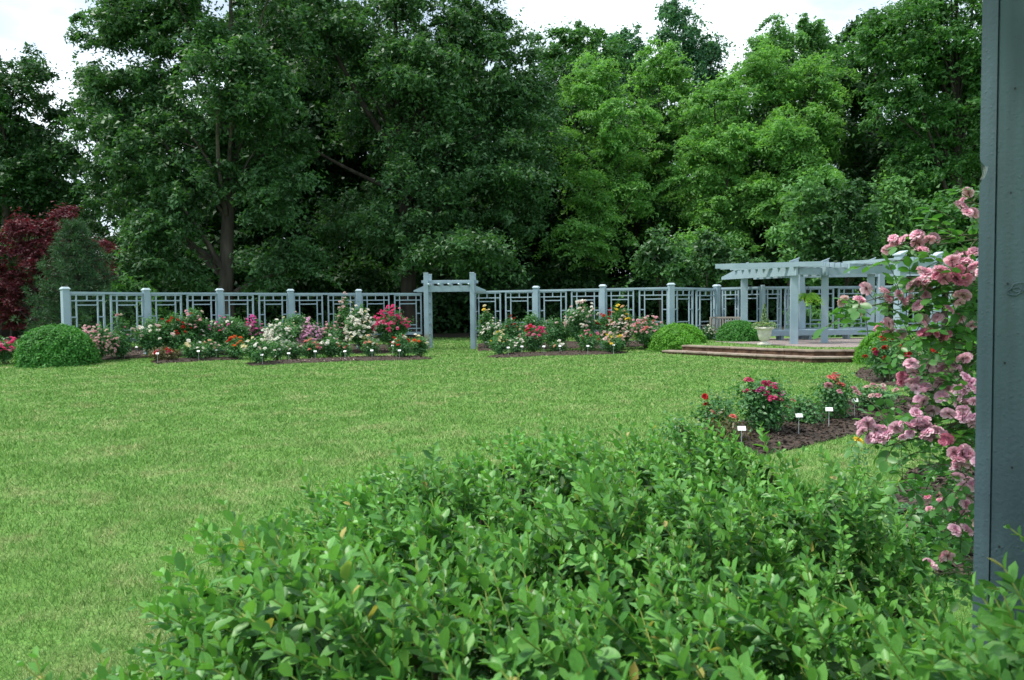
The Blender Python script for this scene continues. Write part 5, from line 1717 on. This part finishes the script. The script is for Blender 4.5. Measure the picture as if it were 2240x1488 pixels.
# ------------------------------------------------------------------ plant labels
mbp = MB()
mbp.box((0, 0, 0), (.088, .005, .052), 0)
PLATE = mbp.mesh('plate', MAT['white'])
mbp = MB(); mbp.tube([(0, 0, -.03), (0, 0, .255)], .0055, 5)
STAKE = mbp.mesh('stake', MAT['stake'])
LBL = [(229, 788), (273, 786), (300, 779), (345, 796), (435, 790), (473, 787), (528, 785), (574, 799), (597, 792), (632, 795), (651, 780), (690, 790), (697, 778), (733, 778), (755, 790),
       (764, 772), (814, 788), (859, 775), (874, 788), (882, 784), (1063, 766), (1112, 781), (1142, 778), (1190, 778), (1225, 777), (1228, 762), (1286, 777), (1342, 775), (1369, 761), (1404, 756)]
seen = {}
def plant_label(u, v, vplate=None, hz=None):
    p = GP(u, v)
    j = min(range(len(ROSES)), key=lambda i: np.hypot(ROSES[i][0][0] - p[0], (ROSES[i][0][1] - p[1])))
    near_d = ROSES[j][1]
    side = 'left of' if ROSES[j][0][0] > p[0] + .12 else ('right of' if ROSES[j][0][0] < p[0] - .12 else 'in front of')
    key = (side, near_d)
    lab = f'white plant marker {side} the {near_d}'
    if key in seen:
        lab = f'white plant marker further {"back" if seen[key] < p[1] else "forward"} {side} the {near_d}'
    seen[key] = p[1]
    t = thing('plant_label', lab, 'plant label', (p[0], p[1], p[2] + .03), rng.uniform(-.2, .2), 'white plant markers in the rose beds')
    s = link('stake', STAKE, t)
    pl = link('plate', PLATE, t, (0, -.012, .27)); pl.rotation_euler = (-.6, 0, rng.uniform(-.1, .1))
for u, v in LBL:
    plant_label(u, v)
for u, v in ((1622, 996), (1747, 962), (1813, 946), (1869, 922)):
    plant_label(u, v)

# fallen petals on the mulch
C = []
for (u0, u1, v0, v1, n_) in ((600, 780, 786, 795, 60), (300, 345, 776, 782, 30), (800, 870, 778, 786, 30), (1060, 1120, 768, 774, 16), (1290, 1320, 764, 770, 8)):
    for _ in range(n_):
        p = GP(rng.uniform(u0, u1), rng.uniform(v0, v1)); p[2] += .075
        C.append(p)
mb = MB(); leaves(mb, np.array(C), .05, .8, 1.2)
tag(link('fallen_petals', mb.mesh('fallen_petals', MAT['blush'])), 'pale petals fallen on the dark mulch', 'petals', kind='stuff')

# ------------------------------------------------------------------ grass
def grass():
    P, Hh, Wd = [], [], []
    n_ = 720000                                     # thinning and coarsening steadily with distance
    d = (2.6 ** .25 + rng.uniform(0, 1, n_) * (41 ** .25 - 2.6 ** .25)) ** 4
    x = rng.uniform(-1, 1, n_) * (.74 * d + .8)
    P.append(np.stack([x, d], -1))
    Hh.append(rng.uniform(.022, .052, n_)); Wd.append(.00042 * d ** 1.2 * rng.uniform(.7, 1.4, n_))
    P, Hh, Wd = np.concatenate(P), np.concatenate(Hh), np.concatenate(Wd)
    keep = ~in_poly(P[:, 0], P[:, 1], HP)
    for b in BEDS:
        keep &= ~in_poly(P[:, 0], P[:, 1], b)
    keep &= ~in_poly(P[:, 0], P[:, 1], np.array(list(stepA) + [(20, 22), (20, 32), (7, 31), (5.6, 27)]))
    P, Hh, Wd = P[keep], Hh[keep], Wd[keep]
    # terrace strip
    m_ = 9000
    tx, ty = rng.uniform(5, 14, m_), rng.uniform(21.5, 28, m_)
    k = in_poly(tx, ty, TERR) & ~in_poly(tx, ty, pave)
    Z = np.concatenate([g(P[:, 0], P[:, 1]), np.full(k.sum(), TZ)])
    P = np.concatenate([P, np.stack([tx[k], ty[k]], -1)])
    Hh = np.concatenate([Hh, rng.uniform(.025, .055, k.sum())]); Wd = np.concatenate([Wd, np.full(k.sum(), .018)])
    n_ = len(P)
    tuft = .75 + .5 * (np.sin(P[:, 0] * 3.1 + np.sin(P[:, 1] * 2.3)) * np.sin(P[:, 1] * 3.7) * .5 + .5)
    Hh = Hh * tuft
    B = np.c_[P, Z - .004]
    a = rng.uniform(0, 2 * PI, n_)
    sdv = np.stack([np.cos(a), np.sin(a), np.zeros(n_)], -1)
    lean = rng.normal(0, .65, (n_, 2))
    T = B + np.c_[lean * Hh[:, None], Hh]
    V = np.stack([B - sdv * Wd[:, None], B + sdv * Wd[:, None], T], 1).reshape(-1, 3)
    o = link('grass', mesh_np('grass', V, [np.arange(3 * n_).reshape(-1, 3)], MAT['blade']))
    tag(o, 'short mown grass of the lawn with dry straw patches', 'grass', kind='stuff')
    print('blades', n_)
grass()
